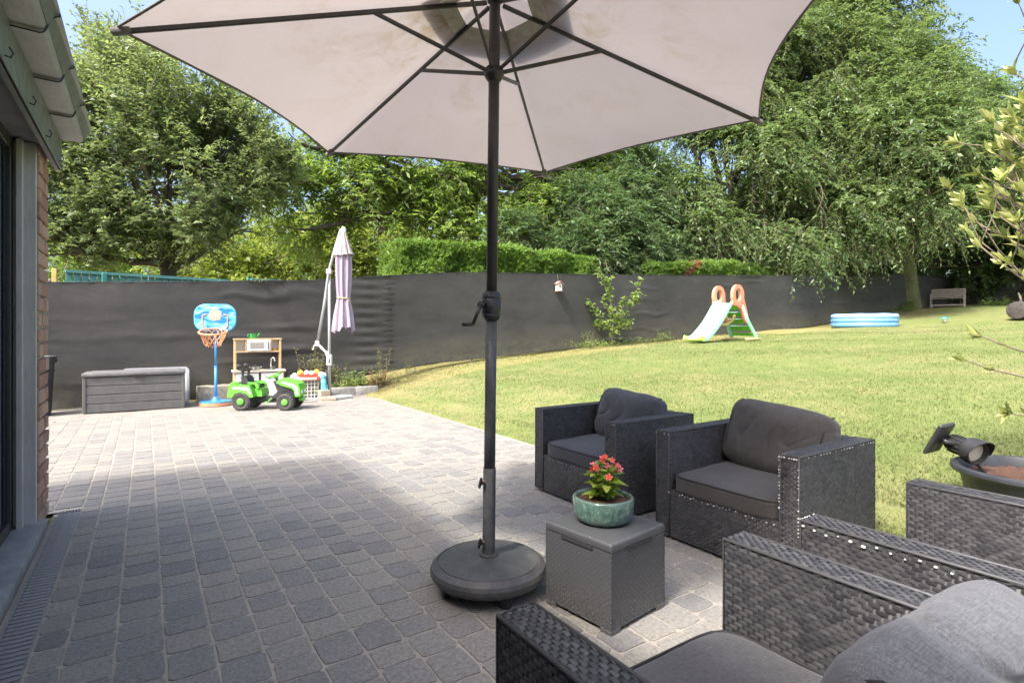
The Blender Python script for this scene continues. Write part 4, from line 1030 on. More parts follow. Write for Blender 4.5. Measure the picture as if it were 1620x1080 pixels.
g = G(); g.tube([pc - pn * .008, pc - pn * .03, -axis * .035 + Vector((0, 0, .06))], .011, 8); g.build('bracket', 'lamp_black', lamp, True)
g = G(); g.tube([Vector((0, 0, .03)), Vector((.03, -.05, -.05))], [.010, .006], 8); g.build('spike', 'lamp_black', lamp, True)

# ================================================================ storage box, bin, boards
bx0 = thing('storage_box', 'long grey plastic garden storage box standing before the netting', 'storage box', (-.12, 9.82, 0), radians(-3))
g = G(); g.box((0, .235, .265), (1.20, .42, .51)); g.build('body', 'box_plastic', bx0)
for k in range(4):
    g = G(); g.rbox((0, .018, .068 + .128 * k), (1.17, .03, .122), .007); g.build('board', 'box_plastic', bx0)
for s in (-1, 1):
    g = G(); g.rbox((s * .603, .02, .265), (.045, .05, .52), .008); g.build('corner_post', 'box_plastic', bx0)
    for k in range(4): g = G(); g.rbox((s * .600, .235, .068 + .128 * k), (.03, .38, .122), .007); g.build('end_board', 'box_plastic', bx0)
g = G(); g.rbox((0, .225, .550), (1.27, .49, .055), .014, seg=2); g.rbox((0, .225, .580), (1.12, .36, .018), .008); lid = g.build('lid', 'box_lid', bx0, 35)
g = G(); g.box((.05, -.018, .525), (.16, .01, .03)); g.build('handle_slot', 'dark_void', lid)
g = G(); pts = rounded_rect(.90, .60, .07, 6, 0, .30); g.prism(pts, -.012, .012, 'y'); pb = g.build('leaning_board', 'pale_grey', smooth=40, loc=(.145, 10.34, 0), rot=(radians(-5), 0, 0))
tag(pb, 'pale grey rounded panel leaning behind the storage box', 'panel')
g = G(); g.prism(rounded_rect(.84, .54, .05, 6, 0, .30), -.0135, .0135, 'y'); g.build('panel_inset', 'toy_white', pb, 40)
bn = thing('rubbish_bin', 'black round plastic bin standing at the house corner by the netting', 'bin', (-1.30, 10.05, 0))
g = G(); g.lathe([(0, .01), (.19, 0), (.195, .02), (.232, .70), (.238, .76), (.252, .765), (.252, .80), (.262, .805), (.262, .825), (.248, .826), (.235, .80), (.20, .04), (0, .03)], 40); g.build('body', 'bin_black', bn, 35)
g = G(); g.tube([(.235 * cos(a), .235 * sin(a), .62) for a in np.linspace(0, 2 * pi, 41)[:-1]], .008, 6, closed=True); g.build('rib_band', 'bin_black', bn, True)
for a in (40, 220): g = G(); q = RZ(radians(a)) @ Vector((.27, 0, 0)); g.tube([(q.x - .06 * sin(radians(a)), q.y + .06 * cos(radians(a)), .77), (q.x * 1.1, q.y * 1.1, .74), (q.x + .06 * sin(radians(a)), q.y - .06 * cos(radians(a)), .77)], .011, 6); g.build('handle', 'bin_black', bn, True)

# ================================================================ basketball stand
hp = thing('basketball_stand', 'toy basketball stand with blue camouflage backboard and orange hoop', 'basketball hoop', (.93, 9.90, 0), radians(-14))
g = G(); pts = [(.235 * cos(a) * (1 if sin(a) < 0 else .92), .19 * sin(a)) for a in np.linspace(0, 2 * pi, 33)[:-1]]
g.prism(pts, 0, .05, 'z'); b_ = g.build('base', 'toy_orange', hp, 40)
g = G(); g.prism([(x * 1.01, y * 1.01) for x, y in pts], .05, .068, 'z'); g.lathe([(.07, .066), (.035, .12), (.03, .13)], 16); g.build('base_top', 'toy_blue', b_, 40)
g = G(); g.tube([(0, .02, .06), (0, .02, .62)], .021, 16); g.build('pole', 'toy_blue', hp, True)
g = G(); g.tube([(0, .02, .60), (0, .02, 1.22)], .018, 16); g.lathe([(.021, 0), (.024, .006), (.021, .014)], 16, (0, .02, .60)); g.build('upper_pole', 'toy_blue', hp, True)
g = G(); g.prism(rounded_rect(.575, .41, .15, 8, 0, 1.385), -.035, -.008, 'y'); bb = g.build('backboard', 'camo_board', hp, 40)
g = G(); rr = rounded_rect(.58, .415, .152, 8, 0, 1.385); g.tube([(x, -.022, z) for x, z in rr], .011, 6, closed=True); g.build('rim_edge', 'toy_sky', bb, True)
g = G(); g.lathe([(0, .0), (.088, 0), (.088, .004), (0, .004)], 32, (0, -.036, 1.43), RX(radians(90))); bp = g.build('ball_print', 'ball_print', bb)
g = G()
for a in range(0, 180, 45): M = RY(radians(a)); g.box((0, -.0411, 1.43), (.168, .001, .004), M)
g.build('ball_lines', 'white_print', bp)
for s in (-1, 1):
    g = G(); g.tube([(s * .115, -.037, 1.435), (s * .17, -.037, 1.43), (s * .178, -.037, 1.40), (s * .178, -.037, 1.27), (s * .165, -.037, 1.23), (s * .12, -.037, 1.20)], .010, 6); g.build('frame_print', 'toy_orange', bb, True)
fc = bpy.data.curves.new('lettering', 'FONT'); fc.body = 'FANMAUS'; fc.size = .036; fc.align_x = 'CENTER'; fc.extrude = .0006
ft = bpy.data.objects.new('lettering', fc); COL.objects.link(ft); ft.parent = bb; ft.location = (-.005, -.0365, 1.535); ft.rotation_euler = (radians(90), 0, 0)
dg = bpy.context.evaluated_depsgraph_get(); me_ = bpy.data.meshes.new_from_object(ft.evaluated_get(dg)); me_.materials.clear(); me_.materials.append(MATS['white_print'])
bpy.data.objects.remove(ft); mobj('lettering', me_, bb, (-.005, -.0365, 1.535), (radians(90), 0, 0))
Mr = RX(radians(14)); rc = Vector((0, -.235, 1.165)); R_ = .195
g = G(); g.tube([tuple(rc + Mr @ Vector((R_ * cos(a), R_ * sin(a), 0))) for a in np.linspace(0, 2 * pi, 41)[:-1]], .0135, 8, closed=True); rim = g.build('hoop_rim', 'toy_orange', hp, True)
for s in (-1, 1): g = G(); g.rbox((s * .10, -.055, 1.20), (.04, .05, .035), .006); g.build('bracket', 'white_print', rim)
g = G(); N_ = 12
def netp(i, j): a = 2 * pi * (i + .5 * (j % 2)) / N_; r = R_ * (1 - .16 * j ** .8) + .012 * sin(i * 3 + j); return rc + Mr @ Vector((r * cos(a), r * sin(a), 0)) + Vector((0, .01 * j, -.055 * j - .008 * sin(i * 2.3)))
for i in range(N_):
    for j in range(4):
        for d in (0, 1):
            k = (i + d - (0 if j % 2 else 1) + (0)) if True else i
            g.tube([netp(i, j), netp(i + (d if j % 2 else d - 1), j + 1)], .0042, 4, False)
g.build('net', 'net_cord', rim)

# ================================================================ toy kitchen and what stands on it
kt = thing('toy_kitchen', 'wooden toy kitchen with white cupboards and a small microwave', 'toy kitchen', (1.60, 10.03, 0), radians(-2))
W_ = .76; D_ = .34
for s in (-1, 1):
    g = G(); g.box((s * (W_ / 2 - .012), D_ / 2, .245), (.024, D_, .49)); g.build('side_panel', 'pale_wood', kt)
    g = G(); g.rbox((s * (W_ / 2 - .028), D_ - .07, .775), (.036, .11, .53), .004); g.build('upright', 'pale_wood', kt)
g = G(); g.rbox((0, D_ / 2 - .01, .50), (W_ + .05, D_ + .05, .03), .006); ct = g.build('counter', 'counter_top', kt)
g = G(); g.rbox((-.19, D_ / 2 - .03, .5165), (.26, .2, .004), .002); g.build('hob', 'toy_grey', ct)
for sx, w2 in ((-.19, .345), (.19, .345)):
    g = G(); g.rbox((sx, -.004, .25), (w2, .02, .44), .004); dr = g.build('door', 'toy_white', kt)
    g = G(); g.tube([(sx - .10, -.016, .40), (sx - .10, -.035, .40), (sx + .10, -.035, .40), (sx + .10, -.016, .40)], .007, 6); g.build('handle', 'toy_grey', dr, True)
    if sx < 0: g = G(); g.rbox((sx, -.013, .24), (.25, .012, .2), .004); g.build('oven_window', 'toy_grey', dr)
g = G(); g.rbox((0, D_ - .07, 1.035), (W_, .13, .022), .004); g.build('top_board', 'pale_wood', kt)
g = G(); g.rbox((0, D_ - .07, .82), (W_ - .07, .13, .022), .004); g.build('shelf', 'pale_wood', kt)
for x in (-.19, .21): g = G(); g.box((x, D_ - .07, .927), (.014, .12, .195)); g.build('divider', 'pale_wood', kt)
g = G(); g.box((0, D_ - .012, .927), (W_ - .06, .008, .2)); g.build('back_board', 'toy_white', kt)
g = G(); g.rbox((.01, D_ - .135, .927), (.37, .02, .185), .004); mw = g.build('microwave', 'toy_white', kt)
g = G(); g.rbox((-.02, D_ - .147, .932), (.22, .008, .095), .003); g.build('window', 'cap_cloth', mw)
g = G(); g.rbox((.155, D_ - .155, .927), (.014, .016, .135), .003); g.build('handle', 'toy_grey', mw)
tp = G(); tp.tube([(.20, .20, .515), (.20, .20, .66), (.205, .185, .70), (.225, .155, .715), (.245, .125, .70), (.25, .12, .66)], .011, 8); fa = tp.build('tap', 'chrome', kt, True)
g = G(); g.lathe([(.035, .51), (.03, .53), (.022, .545), (.028, .555)], 14, (.215, .19, 0)); g.rbox((.245, .17, .555), (.05, .018, .018), .005); g.build('tap_body', 'toy_grey', fa, 40)
g = G(); g.lathe([(0, .517), (.09, .517), (.095, .521), (.088, .522), (.06, .5185)], 24, (.17, .12, 0)); g.build('sink', 'chrome', kt, True)
po = thing('toy_pot', 'small silver toy cooking pot on the toy kitchen counter', 'pot', (1.55, 10.14, .5205))
g = G(); g.lathe([(0, 0), (.066, 0), (.07, .004), (.07, .05), (.075, .053), (.0, .062)], 28); g.build('body', 'chrome', po, 40)
g = G(); g.lathe([(.006, .06), (.012, .068), (.01, .078), (0, .08)], 12); g.build('lid_knob', 'toy_grey', po, True)
for s in (-1, 1): g = G(); g.tube([(s * .07, -.02, .04), (s * .10, -.02, .045), (s * .10, .02, .045), (s * .07, .02, .04)], .005, 6); g.build('handle', 'chrome', po, True)
pn_ = thing('toy_pan', 'small brown toy pan on the right shelf of the toy kitchen', 'pan', (1.875, 10.28, .832))
g = G(); g.lathe([(0, 0), (.052, 0), (.055, .006), (.055, .045), (.050, .047), (.047, .01), (0, .008)], 24); g.build('body', 'brass_pan', pn_, 40)
g = G(); g.tube([(-.05, 0, .035), (-.09, -.02, .04)], .006, 6); g.build('handle', 'toy_grey', pn_)
wc = thing('watering_can', 'small green toy watering can on top of the toy kitchen', 'watering can', (1.535, 10.30, 1.047))
g = G(); g.lathe([(0, 0), (.04, 0), (.044, .004), (.052, .075), (.055, .08), (.048, .079), (.04, .01)], 24); g.build('body', 'can_green', wc, 40)
g = G(); g.tube([(.045, 0, .02), (.075, 0, .05), (.095, 0, .075)], [.012, .009, .008], 8); g.lathe([(.008, 0), (.02, .012)], 12, (.095, 0, .073), RY(radians(40))); g.build('spout', 'can_green', wc, True)
g = G(); g.tube([(-.048, 0, .07), (-.085, 0, .065), (-.085, 0, .03), (-.045, 0, .02)], .006, 6); g.build('handle', 'can_green', wc, True)
bt = thing('dark_bottle', 'tall dark pump bottle standing right of the toy kitchen', 'bottle', (2.07, 10.12, 0))
g = G(); g.lathe([(0, 0), (.075, 0), (.08, .01), (.08, .33), (.07, .37), (.03, .40), (.025, .43)], 20); g.build('body', 'bottle_dark', bt, 40)
g = G(); g.lathe([(.027, .43), (.027, .455), (.01, .46), (.01, .50)], 12); g.rbox((-.02, 0, .505), (.07, .022, .018), .005); g.build('pump', 'hub_black', bt, 40)

# ================================================================ pedal tractor
tr = thing('pedal_tractor', 'bright green pedal tractor toy parked before the toy kitchen', 'pedal tractor', (1.55, 8.95, 0), -math.atan(580 / 870))
K = .00112
def Z(p): return ((p[0] - 490) * K, (1032 - p[1]) * K)
def wheel(x, y, r, w):
    s = -1 if y < 0 else 1; g = G(); M = RX(radians(90))
    pf = [(r * .52, -w / 2 * .8), (r * .80, -w / 2), (r * .96, -w / 2 * .8), (r, -w / 2 * .35), (r, w / 2 * .35), (r * .96, w / 2 * .8), (r * .80, w / 2), (r * .52, w / 2 * .8)]
    g.lathe(pf, 32, (x, y, r), M); wh = g.build('wheel', 'tyre', tr, 30)
    gg = G()
    for i in range(18):
        a = 2 * pi * i / 18
        for q in (-1, 1): gg.box((x + r * .985 * cos(a + q * .07), y + q * w * .22, r + r * .985 * sin(a + q * .07)), (.012, w * .42, .010), RY(-a + pi / 2) @ RZ(q * .5))
    gg.build('tread', 'tyre', wh)
    gg = G(); gg.lathe([(r * .53, -w * .28), (r * .5, -w * .36), (r * .36, -w * .30), (r * .33, -w * .5), (0, -w * .54)] if s < 0 else [(r * .53, w * .28), (r * .5, w * .36), (r * .36, w * .30), (r * .33, w * .5), (0, w * .54)], 24, (x, y, r), RX(radians(-90)) if True else M, False)
    gg.build('tyre_wall', 'tractor_black', wh, 40)
    gg = G(); gg.lathe([(0, 0), (r * .36, 0), (r * .36, w * .12), (r * .28, w * .18), (0, w * .2)], 20, (x, y + s * w * .44, r), RX(radians(90 if s < 0 else -90))); gg.build('hub_cap', 'tractor_green', wh, 40)
for y in (-.175, .175): wheel(Z((205, 0))[0], y, .139, .10); wheel(Z((780, 0))[0], y * .95, .128, .09)
fend = [(28, 850), (45, 745), (78, 655), (130, 660), (160, 690), (320, 700), (350, 760), (372, 850), (330, 855), (285, 808), (205, 785), (130, 805), (95, 858)]
for s in (-1, 1): g = G(); g.prism([Z(p) for p in fend], s * .225, s * .115, 'y'); fe = g.build('fender', 'tractor_green', tr); \
    gg = G(); gg.prism([Z(p) for p in [(95, 742), (120, 715), (310, 722), (345, 800), (330, 812), (290, 760), (180, 745)]], s * .2265, s * .222, 'y'); gg.build('sticker', 'tractor_decal', fe)
g = G(); g.prism([Z(p) for p in [(40, 830), (60, 700), (330, 705), (365, 830)]], -.115, .115, 'y'); g.build('rear_body', 'tractor_green', tr)
g = G(); g.prism([Z(p) for p in [(350, 850), (350, 745), (430, 745), (448, 800), (448, 850)]], -.12, .12, 'y'); g.build('seat_base', 'tractor_green', tr)
g = G(); g.prism([Z(p) for p in [(170, 700), (175, 590), (200, 575), (230, 590), (262, 670), (345, 700), (390, 690), (395, 730), (180, 735)]], -.10, .10, 'y'); g.build('seat', 'tractor_black', tr)
g = G(); g.prism([Z(p) for p in [(262, 660), (370, 660), (410, 700), (415, 740), (380, 740), (360, 690), (270, 680)]], .10, .145, 'y'); g.prism([Z(p) for p in [(262, 660), (370, 660), (410, 700), (415, 740), (380, 740), (360, 690), (270, 680)]], -.145, -.10, 'y'); g.build('armrest', 'tractor_green', tr)
g = G()
for s in (-1, 1): g.prism([Z(p) for p in [(163, 700), (168, 500), (195, 500), (192, 700)]], s * .09 - .012, s * .09 + .012, 'y')
g.box((Z((180, 0))[0], 0, Z((0, 510))[1]), (.03, .25, .03)); rl = g.build('roll_bar', 'tractor_black', tr)
for y in (-.12, .10): g = G(); q = Z((145, 470)); g.lathe([(.016, -.03), (.036, .0), (.036, .022), (.03, .026), (0, .024)], 18, (q[0], y, q[1] + .02), RY(radians(-75))); g.tube([(q[0] + .03, y, q[1] + .02), (Z((180, 0))[0], y, Z((0, 505))[1])], .008, 6); g.build('lamp', 'tractor_black', rl, 40)
g = G(); g.prism([Z(p) for p in [(335, 860), (440, 850), (560, 860), (690, 850), (700, 930), (520, 940), (345, 935)]], -.06, .06, 'y'); g.build('chassis', 'tractor_black', tr)
g = G(); g.prism([Z(p) for p in [(590, 650), (640, 640), (700, 690), (880, 760), (885, 850), (700, 860), (620, 880), (560, 880), (640, 780)]], -.10, .10, 'y')
for i in range(5): g.box((Z((700 + 34 * i, 0))[0], 0, Z((0, 790))[1]), (.014, .216, .055))
g.build('engine_block', 'tractor_black', tr)
hood = [(635, 668), (650, 640), (700, 615), (880, 655), (930, 685), (952, 740), (955, 850), (890, 858), (872, 775), (840, 745), (700, 705)]
for s in (-1,):
    g = G(); g.prism([Z(p) for p in hood], -.125, .125, 'y'); hd = g.build('hood', 'tractor_green', tr)
for s in (-1, 1): g = G(); g.prism([Z(p) for p in [(690, 665), (720, 650), (870, 690), (915, 725), (935, 820), (905, 830), (885, 745), (840, 715)]], s * .1275, s * .123, 'y'); g.build('sticker', 'tractor_decal', hd)
for y in (-.07, .07): g = G(); g.lathe([(.026, 0), (.026, .01), (0, .014)], 16, (Z((954, 0))[0], y, Z((0, 790))[1]), RY(radians(90))); g.build('headlight', 'toy_white', hd, 40)
g = G(); g.box((Z((940, 0))[0], 0, Z((0, 890))[1]), (.06, .12, .05)); g.ball((Z((952, 0))[0], -.03, Z((0, 895))[1]), .02, 10); g.build('front_hitch', 'tractor_green', hd)
g = G(); a0 = Vector((Z((640, 720))[0], 0, Z((640, 720))[1])); a1 = Vector((Z((585, 600))[0], 0, Z((585, 600))[1])); g.tube([a0, a1], [.022, .016], 10); st = g.build('steering_column', 'tractor_black', tr, True)
ax = Vector((-.42, 0, .9)).normalized(); o1 = ax.orthogonal().normalized(); o2 = ax.cross(o1)
g = G(); g.tube([a1 + ax * .03 + (o1 * cos(t) + o2 * sin(t)) * .098 for t in np.linspace(0, 2 * pi, 29)[:-1]], .011, 7, closed=True)
for t in (0, 2.1, 4.2): g.tube([a1, a1 + ax * .03 + (o1 * cos(t) + o2 * sin(t)) * .095], .009, 6)
g.lathe([(.03, -.02), (.028, .02), (.0, .03)], 12, tuple(a1)); g.build('steering_wheel', 'tractor_green', st, True)
for s in (-1, 1):
    c_ = Vector((Z((560, 870))[0], s * .075, Z((0, 870))[1])); e_ = c_ + Vector((-.045 * -s, s * .03, -.062 * -s)); g = G(); g.tube([c_, e_], .007, 6); g.rbox(tuple(e_ + Vector((0, s * .04, 0))), (.05, .07, .02), .005); g.build('pedal', 'tractor_green', tr)
g = G(); g.tube([Vector((Z((545, 905))[0], -.07, Z((0, 905))[1])), Vector((Z((660, 770))[0], -.105, Z((0, 770))[1]))], .009, 6); g.build('drive_rod', 'chrome', tr)

# ================================================================ activity toy on a wire crate, loose stones
cr = thing('wire_crate', 'white wire mesh crate under the colourful activity toy', 'crate', (2.33, 9.86, 0), radians(-12))
for s in (-1, 1):
    g = G()
    for i in range(7): x = -.17 + .34 * i / 6; g.tube([(x, s * .12, .02), (x, s * .12, .33)], .0045, 5)
    for j in range(6): z = .02 + .31 * j / 5; g.tube([(-.17, s * .12, z), (.17, s * .12, z)], .0045, 5)
    g.build('mesh_panel', 'wire_white', cr)
    g = G()
    for i in range(6): y = -.12 + .24 * i / 5; g.tube([(s * .17, y, .02), (s * .17, y, .33)], .0045, 5)
    for j in range(6): z = .02 + .31 * j / 5; g.tube([(s * .17, -.12, z), (s * .17, .12, z)], .0045, 5)
    g.build('mesh_panel', 'wire_white', cr)
g = G(); g.rbox((0, 0, .012), (.36, .26, .02), .004); g.build('floor_pan', 'pale_grey', cr)
ac = thing('activity_toy', 'red activity toy with yellow and white balls and a blue leg', 'toy', (2.33, 9.84, .333), radians(-12))
g = G(); g.rbox((0, 0, .035), (.42, .26, .07), .025, seg=3); g.rbox((0, 0, .085), (.30, .18, .05), .02, seg=3); g.build('tray', 'toy_red', ac, 40)
for x, y, z, r, mt in ((-.12, -.05, .125, .05, 'toy_yellow'), (.14, -.03, .13, .052, 'toy_yellow'), (-.02, -.06, .125, .045, 'toy_white'), (.06, -.07, .12, .042, 'toy_white'), (-.21, -.07, .08, .05, 'toy_white'), (-.17, -.12, .035, .042, 'toy_white'), (.21, -.06, .09, .05, 'toy_white'), (.26, 0, .07, .05, 'toy_white'), (-.24, 0, .05, .045, 'toy_white')):
    g = G(); g.ball((x, y, z), r, 14); g.build('ball', mt, ac, True)
g = G(); g.box((0, -.135, .03), (.28, .01, .03)); g.build('white_band', 'toy_white', ac)
g = G(); g.ball((.235, -.09, .04), .052, 12); g.tube([(.24, -.09, .03), (.255, -.10, -.08), (.265, -.11, -.18), (.27, -.12, -.235)], [.045, .046, .05, .055], 12); g.build('leg', 'toy_sky', ac, True)
g = G(); bm = bmesh.new(); bmesh.ops.create_cube(bm, size=1); bmesh.ops.subdivide_edges(bm, edges=bm.edges[:], cuts=5, use_grid_fill=True)
for v in bm.verts: q = Vector((v.co.x * .56, v.co.y * .30, v.co.z * .27)); v.co = q + Vector((1, .6, 1)) * .02 * noise.noise(q * 9) + Vector((0, 0, .135))
g.bm(bm); tag(g.build('stone_block', 'trough_stone', smooth=45, loc=(.98, 10.28, 0), rot=(0, 0, .05)), 'rough brown stone block behind the basketball stand', 'stone')
for (x, y, z, d, rz, lb) in ((2.56, 9.66, .11, (.17, .10, .10), .2, 'upper beige brick stacked at the foot of the closed parasol'), (2.60, 9.52, .03, (.25, .11, .06), -.30, 'lower beige brick lying at the foot of the closed parasol'), (2.25, 9.47, .012, (.28, .05, .024), -.05, 'thin grey stone strip lying before the wire crate'), (3.02, 9.78, .02, (.10, .06, .04), .2, 'small dark stone chip on the dusty strip'), (2.56, 9.67, .03, (.16, .11, .06), .15, 'beige brick underneath the upper brick by the wire crate')):
    g = G(); g.rbox((0, 0, 0), d, .006); tag(g.build('loose_brick', 'kerb_stone' if 'grey' in lb or 'dark' in lb else 'loose_brick', loc=(x, y, z), rot=(0, 0, rz)), lb, 'brick', 'loose bricks by the closed parasol')
g = G(); g.rbox((0, 0, .022), (.34, .30, .044), .006); tag(g.build('paving_slab', 'pale_grey', loc=(2.83, 9.66, 0), rot=(0, 0, .35)), 'pale grey slab lying at the foot of the closed parasol', 'slab')

# ================================================================ closed cantilever parasol
cp = thing('cantilever_parasol', 'closed lilac cantilever parasol hanging on a galvanised pole', 'parasol', (2.666, 9.73, 0), -math.atan(580 / 870))
g = G(); g.tube([(0, 0, 0), (0, 0, 2.22)], .026, 16); g.build('pole', 'galv_pole', cp, True)
g = G(); g.rbox((0, 0, .67), (.085, .075, .19), .012, seg=2); g.rbox((-.03, 0, .78), (.07, .05, .08), .01); cl = g.build('clamp', 'fitting_white', cp, 40)
g = G(); g.tube([(.01, -.042, .70), (.015, -.048, .66), (-.005, -.046, .63)], .008, 6); g.build('lever', 'hub_black', cl, True)
g = G(); g.tube([(0, 0, .74), (-.21, 0, .955)], .021, 12); g.build('link_arm', 'fitting_white', cp, True)
J = Vector((-.21, 0, .955)); g = G(); g.rbox(tuple(J), (.07, .06, .09), .012, seg=2); g.tube([J + Vector((-.02, -.03, -.02)), J + Vector((-.045, -.05, -.04)), J + Vector((-.05, -.05, -.10)), J + Vector((-.075, -.05, -.10))], .010, 6); g.build('crank', 'fitting_white', cp, 40)
g = G(); g.tube([J, (-.09, .0, 1.62), (0, -.03, 2.20), (.11, -.03, 2.62), (.205, -.02, 2.93), (.235, 0, 2.96)], [.027, .026, .025, .024, .022, .02], 14); g.build('swing_arm', 'galv_pole', cp, True)
g = G(); g.rbox((.0, -.012, 2.205), (.085, .10, .09), .014, seg=2); g.build('pivot', 'fitting_white', cp, 40)
g = G(); g.lathe([(.02, 2.80), (.045, 2.84), (.042, 2.93), (.03, 2.97), (0, 2.985)], 18, (.245, 0, 0)); g.build('top_cap', 'fitting_white', cp, True)
def pleated(z_r, folds, depth, n=72, seed=0, bottom=None):
    g = G(); v = []; f = []; q = np.random.default_rng(seed); ph = q.uniform(0, 6, 4)
    for i, (z, r) in enumerate(z_r):
        for j in range(n):
            a = 2 * pi * j / n; rr = r * (1 + depth * sin(folds * a + ph[0] + .6 * sin(z * 3 + ph[1])) + depth * .5 * sin((folds * 2 + 1) * a + ph[2] + z))
            zz = z + (bottom * (sin(a * 2 + ph[3]) + .5 * sin(folds * a)) if bottom and i == 0 else 0)
            v.append((.245 + rr * cos(a), rr * sin(a), zz))
    for i in range(len(z_r) - 1):
        for j in range(n): f.append((i * n + j, i * n + (j + 1) % n, (i + 1) * n + (j + 1) % n, (i + 1) * n + j))
    g.add(v, f); return g
cn = pleated([(1.19, .165), (1.26, .160), (1.45, .140), (1.62, .115), (1.72, .098), (1.78, .098), (1.95, .112), (2.2, .12), (2.45, .118), (2.65, .09), (2.8, .05)], 8, .16, 96, 3, .045).build('canopy', 'lilac_cloth', cp, True)
pleated([(2.49, .165), (2.56, .138), (2.66, .108), (2.76, .078), (2.84, .05), (2.9, .04)], 9, .11, 80, 5, .015).build('vent_cap', 'cap_cloth', cn, True)
g = G(); g.tube([(.245 + .106 * cos(a), .106 * sin(a), 1.745 + .008 * sin(2 * a)) for a in np.linspace(0, 2 * pi, 25)[:-1]], .013, 6, closed=True); g.tube([(.34, -.05, 1.74), (.355, -.06, 1.69), (.35, -.06, 1.64)], .008, 5); g.build('tie_rope', 'rope', cn, True)
g = G(); g.tube([(.245, 0, 1.5), (.245, 0, 2.9)], .018, 10); g.build('inner_pole', 'galv_pole', cp, True)

# ================================================================ slide, pool, bench, log, lawn toy
SX, SY = 11.05, 8.70; z0 = float(gz(SX)); z1 = float(gz(13.2))
sd = thing('garden_slide', 'mint green childrens slide with coral handle rings on the lawn', 'slide', (SX, SY, z0))
path = [(0, .14), (.12, .10), (.28, .12), (.45, .22), (.75, .46), (1.0, .72), (1.15, .90), (1.28, .99), (1.45, 1.04)]
from mathutils.geometry import interpolate_bezier
def chute(path, hw, mat, name, i0, i1):
    g = G(); sec = [(-hw - .035, -.02), (-hw - .04, .075), (-hw - .02, .095), (-hw, .085), (-hw + .03, .012), (0, 0), (hw - .03, .012), (hw, .085), (hw + .02, .095), (hw + .04, .075), (hw + .035, -.02), (0, -.035)]
    v = []; m_ = len(sec); P = path[i0:i1]
    for i, (x, z) in enumerate(P):
        a = P[max(0, i - 1)]; b = P[min(len(P) - 1, i + 1)]; t = Vector((b[0] - a[0], 0, b[1] - a[1])).normalized(); n = Vector((-t.z, 0, t.x))
        for (y, h_) in sec: q = Vector((x, y, z)) + n * h_; v.append(tuple(q))
    f = []
    for i in range(len(P) - 1):
        for j in range(m_): f.append((i * m_ + j, i * m_ + (j + 1) % m_, (i + 1) * m_ + (j + 1) % m_, (i + 1) * m_ + j))
    f += [tuple(range(m_)), tuple((len(P) - 1) * m_ + j for j in range(m_))[::-1]]
    g.add(v, f); return g
fine = []
for i in range(len(path) - 1):
    for k in range(4):
        t = k / 4; p0 = path[max(0, i - 1)]; p1 = path[i]; p2 = path[i + 1]; p3 = path[min(len(path) - 1, i + 2)]
        fine.append(tuple(.5 * ((2 * p1[c]) + (-p0[c] + p2[c]) * t + (2 * p0[c] - 5 * p1[c] + 4 * p2[c] - p3[c]) * t * t + (-p0[c] + 3 * p1[c] - 3 * p2[c] + p3[c]) * t ** 3) for c in (0, 1)))
fine.append(path[-1])
chute(fine, .22, '', '', 4, len(fine)).build('chute', 'slide_mint', sd, 50)
chute(fine, .225, '', '', 0, 6).build('chute_foot', 'slide_lime', sd, 50)
LB = 2.15; dz = z1 - z0
for s in (-1, 1):
    g = G(); c_ = [(1.42 + .20 * cos(a), 1.24 + .23 * sin(a)) for a in np.linspace(0, 2 * pi, 29)[:-1]]
    outer = []
    for a in np.linspace(radians(-15), radians(200), 20): outer.append((1.43 + .225 * cos(a), 1.22 + .27 * sin(a)))
    outer = [(1.86, .62), (1.80, .56), (1.72, .60), (1.60, .90), (1.45, .95), (1.22, .98)][::-1]
    ring_o = [(1.43 + .235 * cos(a), 1.225 + .275 * sin(a)) for a in np.linspace(0, 2 * pi, 33)[:-1]]; ring_i = [(1.42 + .12 * cos(a), 1.24 + .165 * sin(a)) for a in np.linspace(0, 2 * pi, 33)[:-1]]
    n_ = 32; y0, y1 = s * .235, s * .315
    v = [(x, y0, z) for x, z in ring_o] + [(x, y1, z) for x, z in ring_o] + [(x, y0, z) for x, z in ring_i] + [(x, y1, z) for x, z in ring_i]; f = []
    for j in range(n_):
        k = (j + 1) % n_; f += [(j, k, n_ + k, n_ + j), (2 * n_ + j, 3 * n_ + j, 3 * n_ + k, 2 * n_ + k), (j, 2 * n_ + j, 2 * n_ + k, k), (n_ + j, n_ + k, 3 * n_ + k, 3 * n_ + j)]
    g.add(v, f)
    g.prism([(1.205, 1.10), (1.20, .99), (1.40, .94), (1.56, .88), (1.70, .60), (1.78, .53), (1.86, .58), (1.84, .74), (1.66, 1.20), (1.60, 1.10), (1.43, 1.0), (1.28, 1.04)], s * .245, s * .305, 'y')
    g.build('handle_ring', 'slide_coral', sd, 40)
    g = G(); g.tube([(1.60, s * .27, .98), (1.84, s * .31, .55), (2.08, s * .36, dz + .10), (2.16, s * .38, dz)], [.045, .045, .045, .05], 10); g.build('ladder_rail', 'slide_mint', sd, True)
    g = G(); g.rbox((1.98, s * .36, dz + .012), (.55, .13, .06), .025, seg=2); g.build('ground_foot', 'slide_sand', sd, 40)
nst = 4
def lad(t, y): return (1.62 + .50 * t, y, .98 - (.98 - dz - .03) * t)
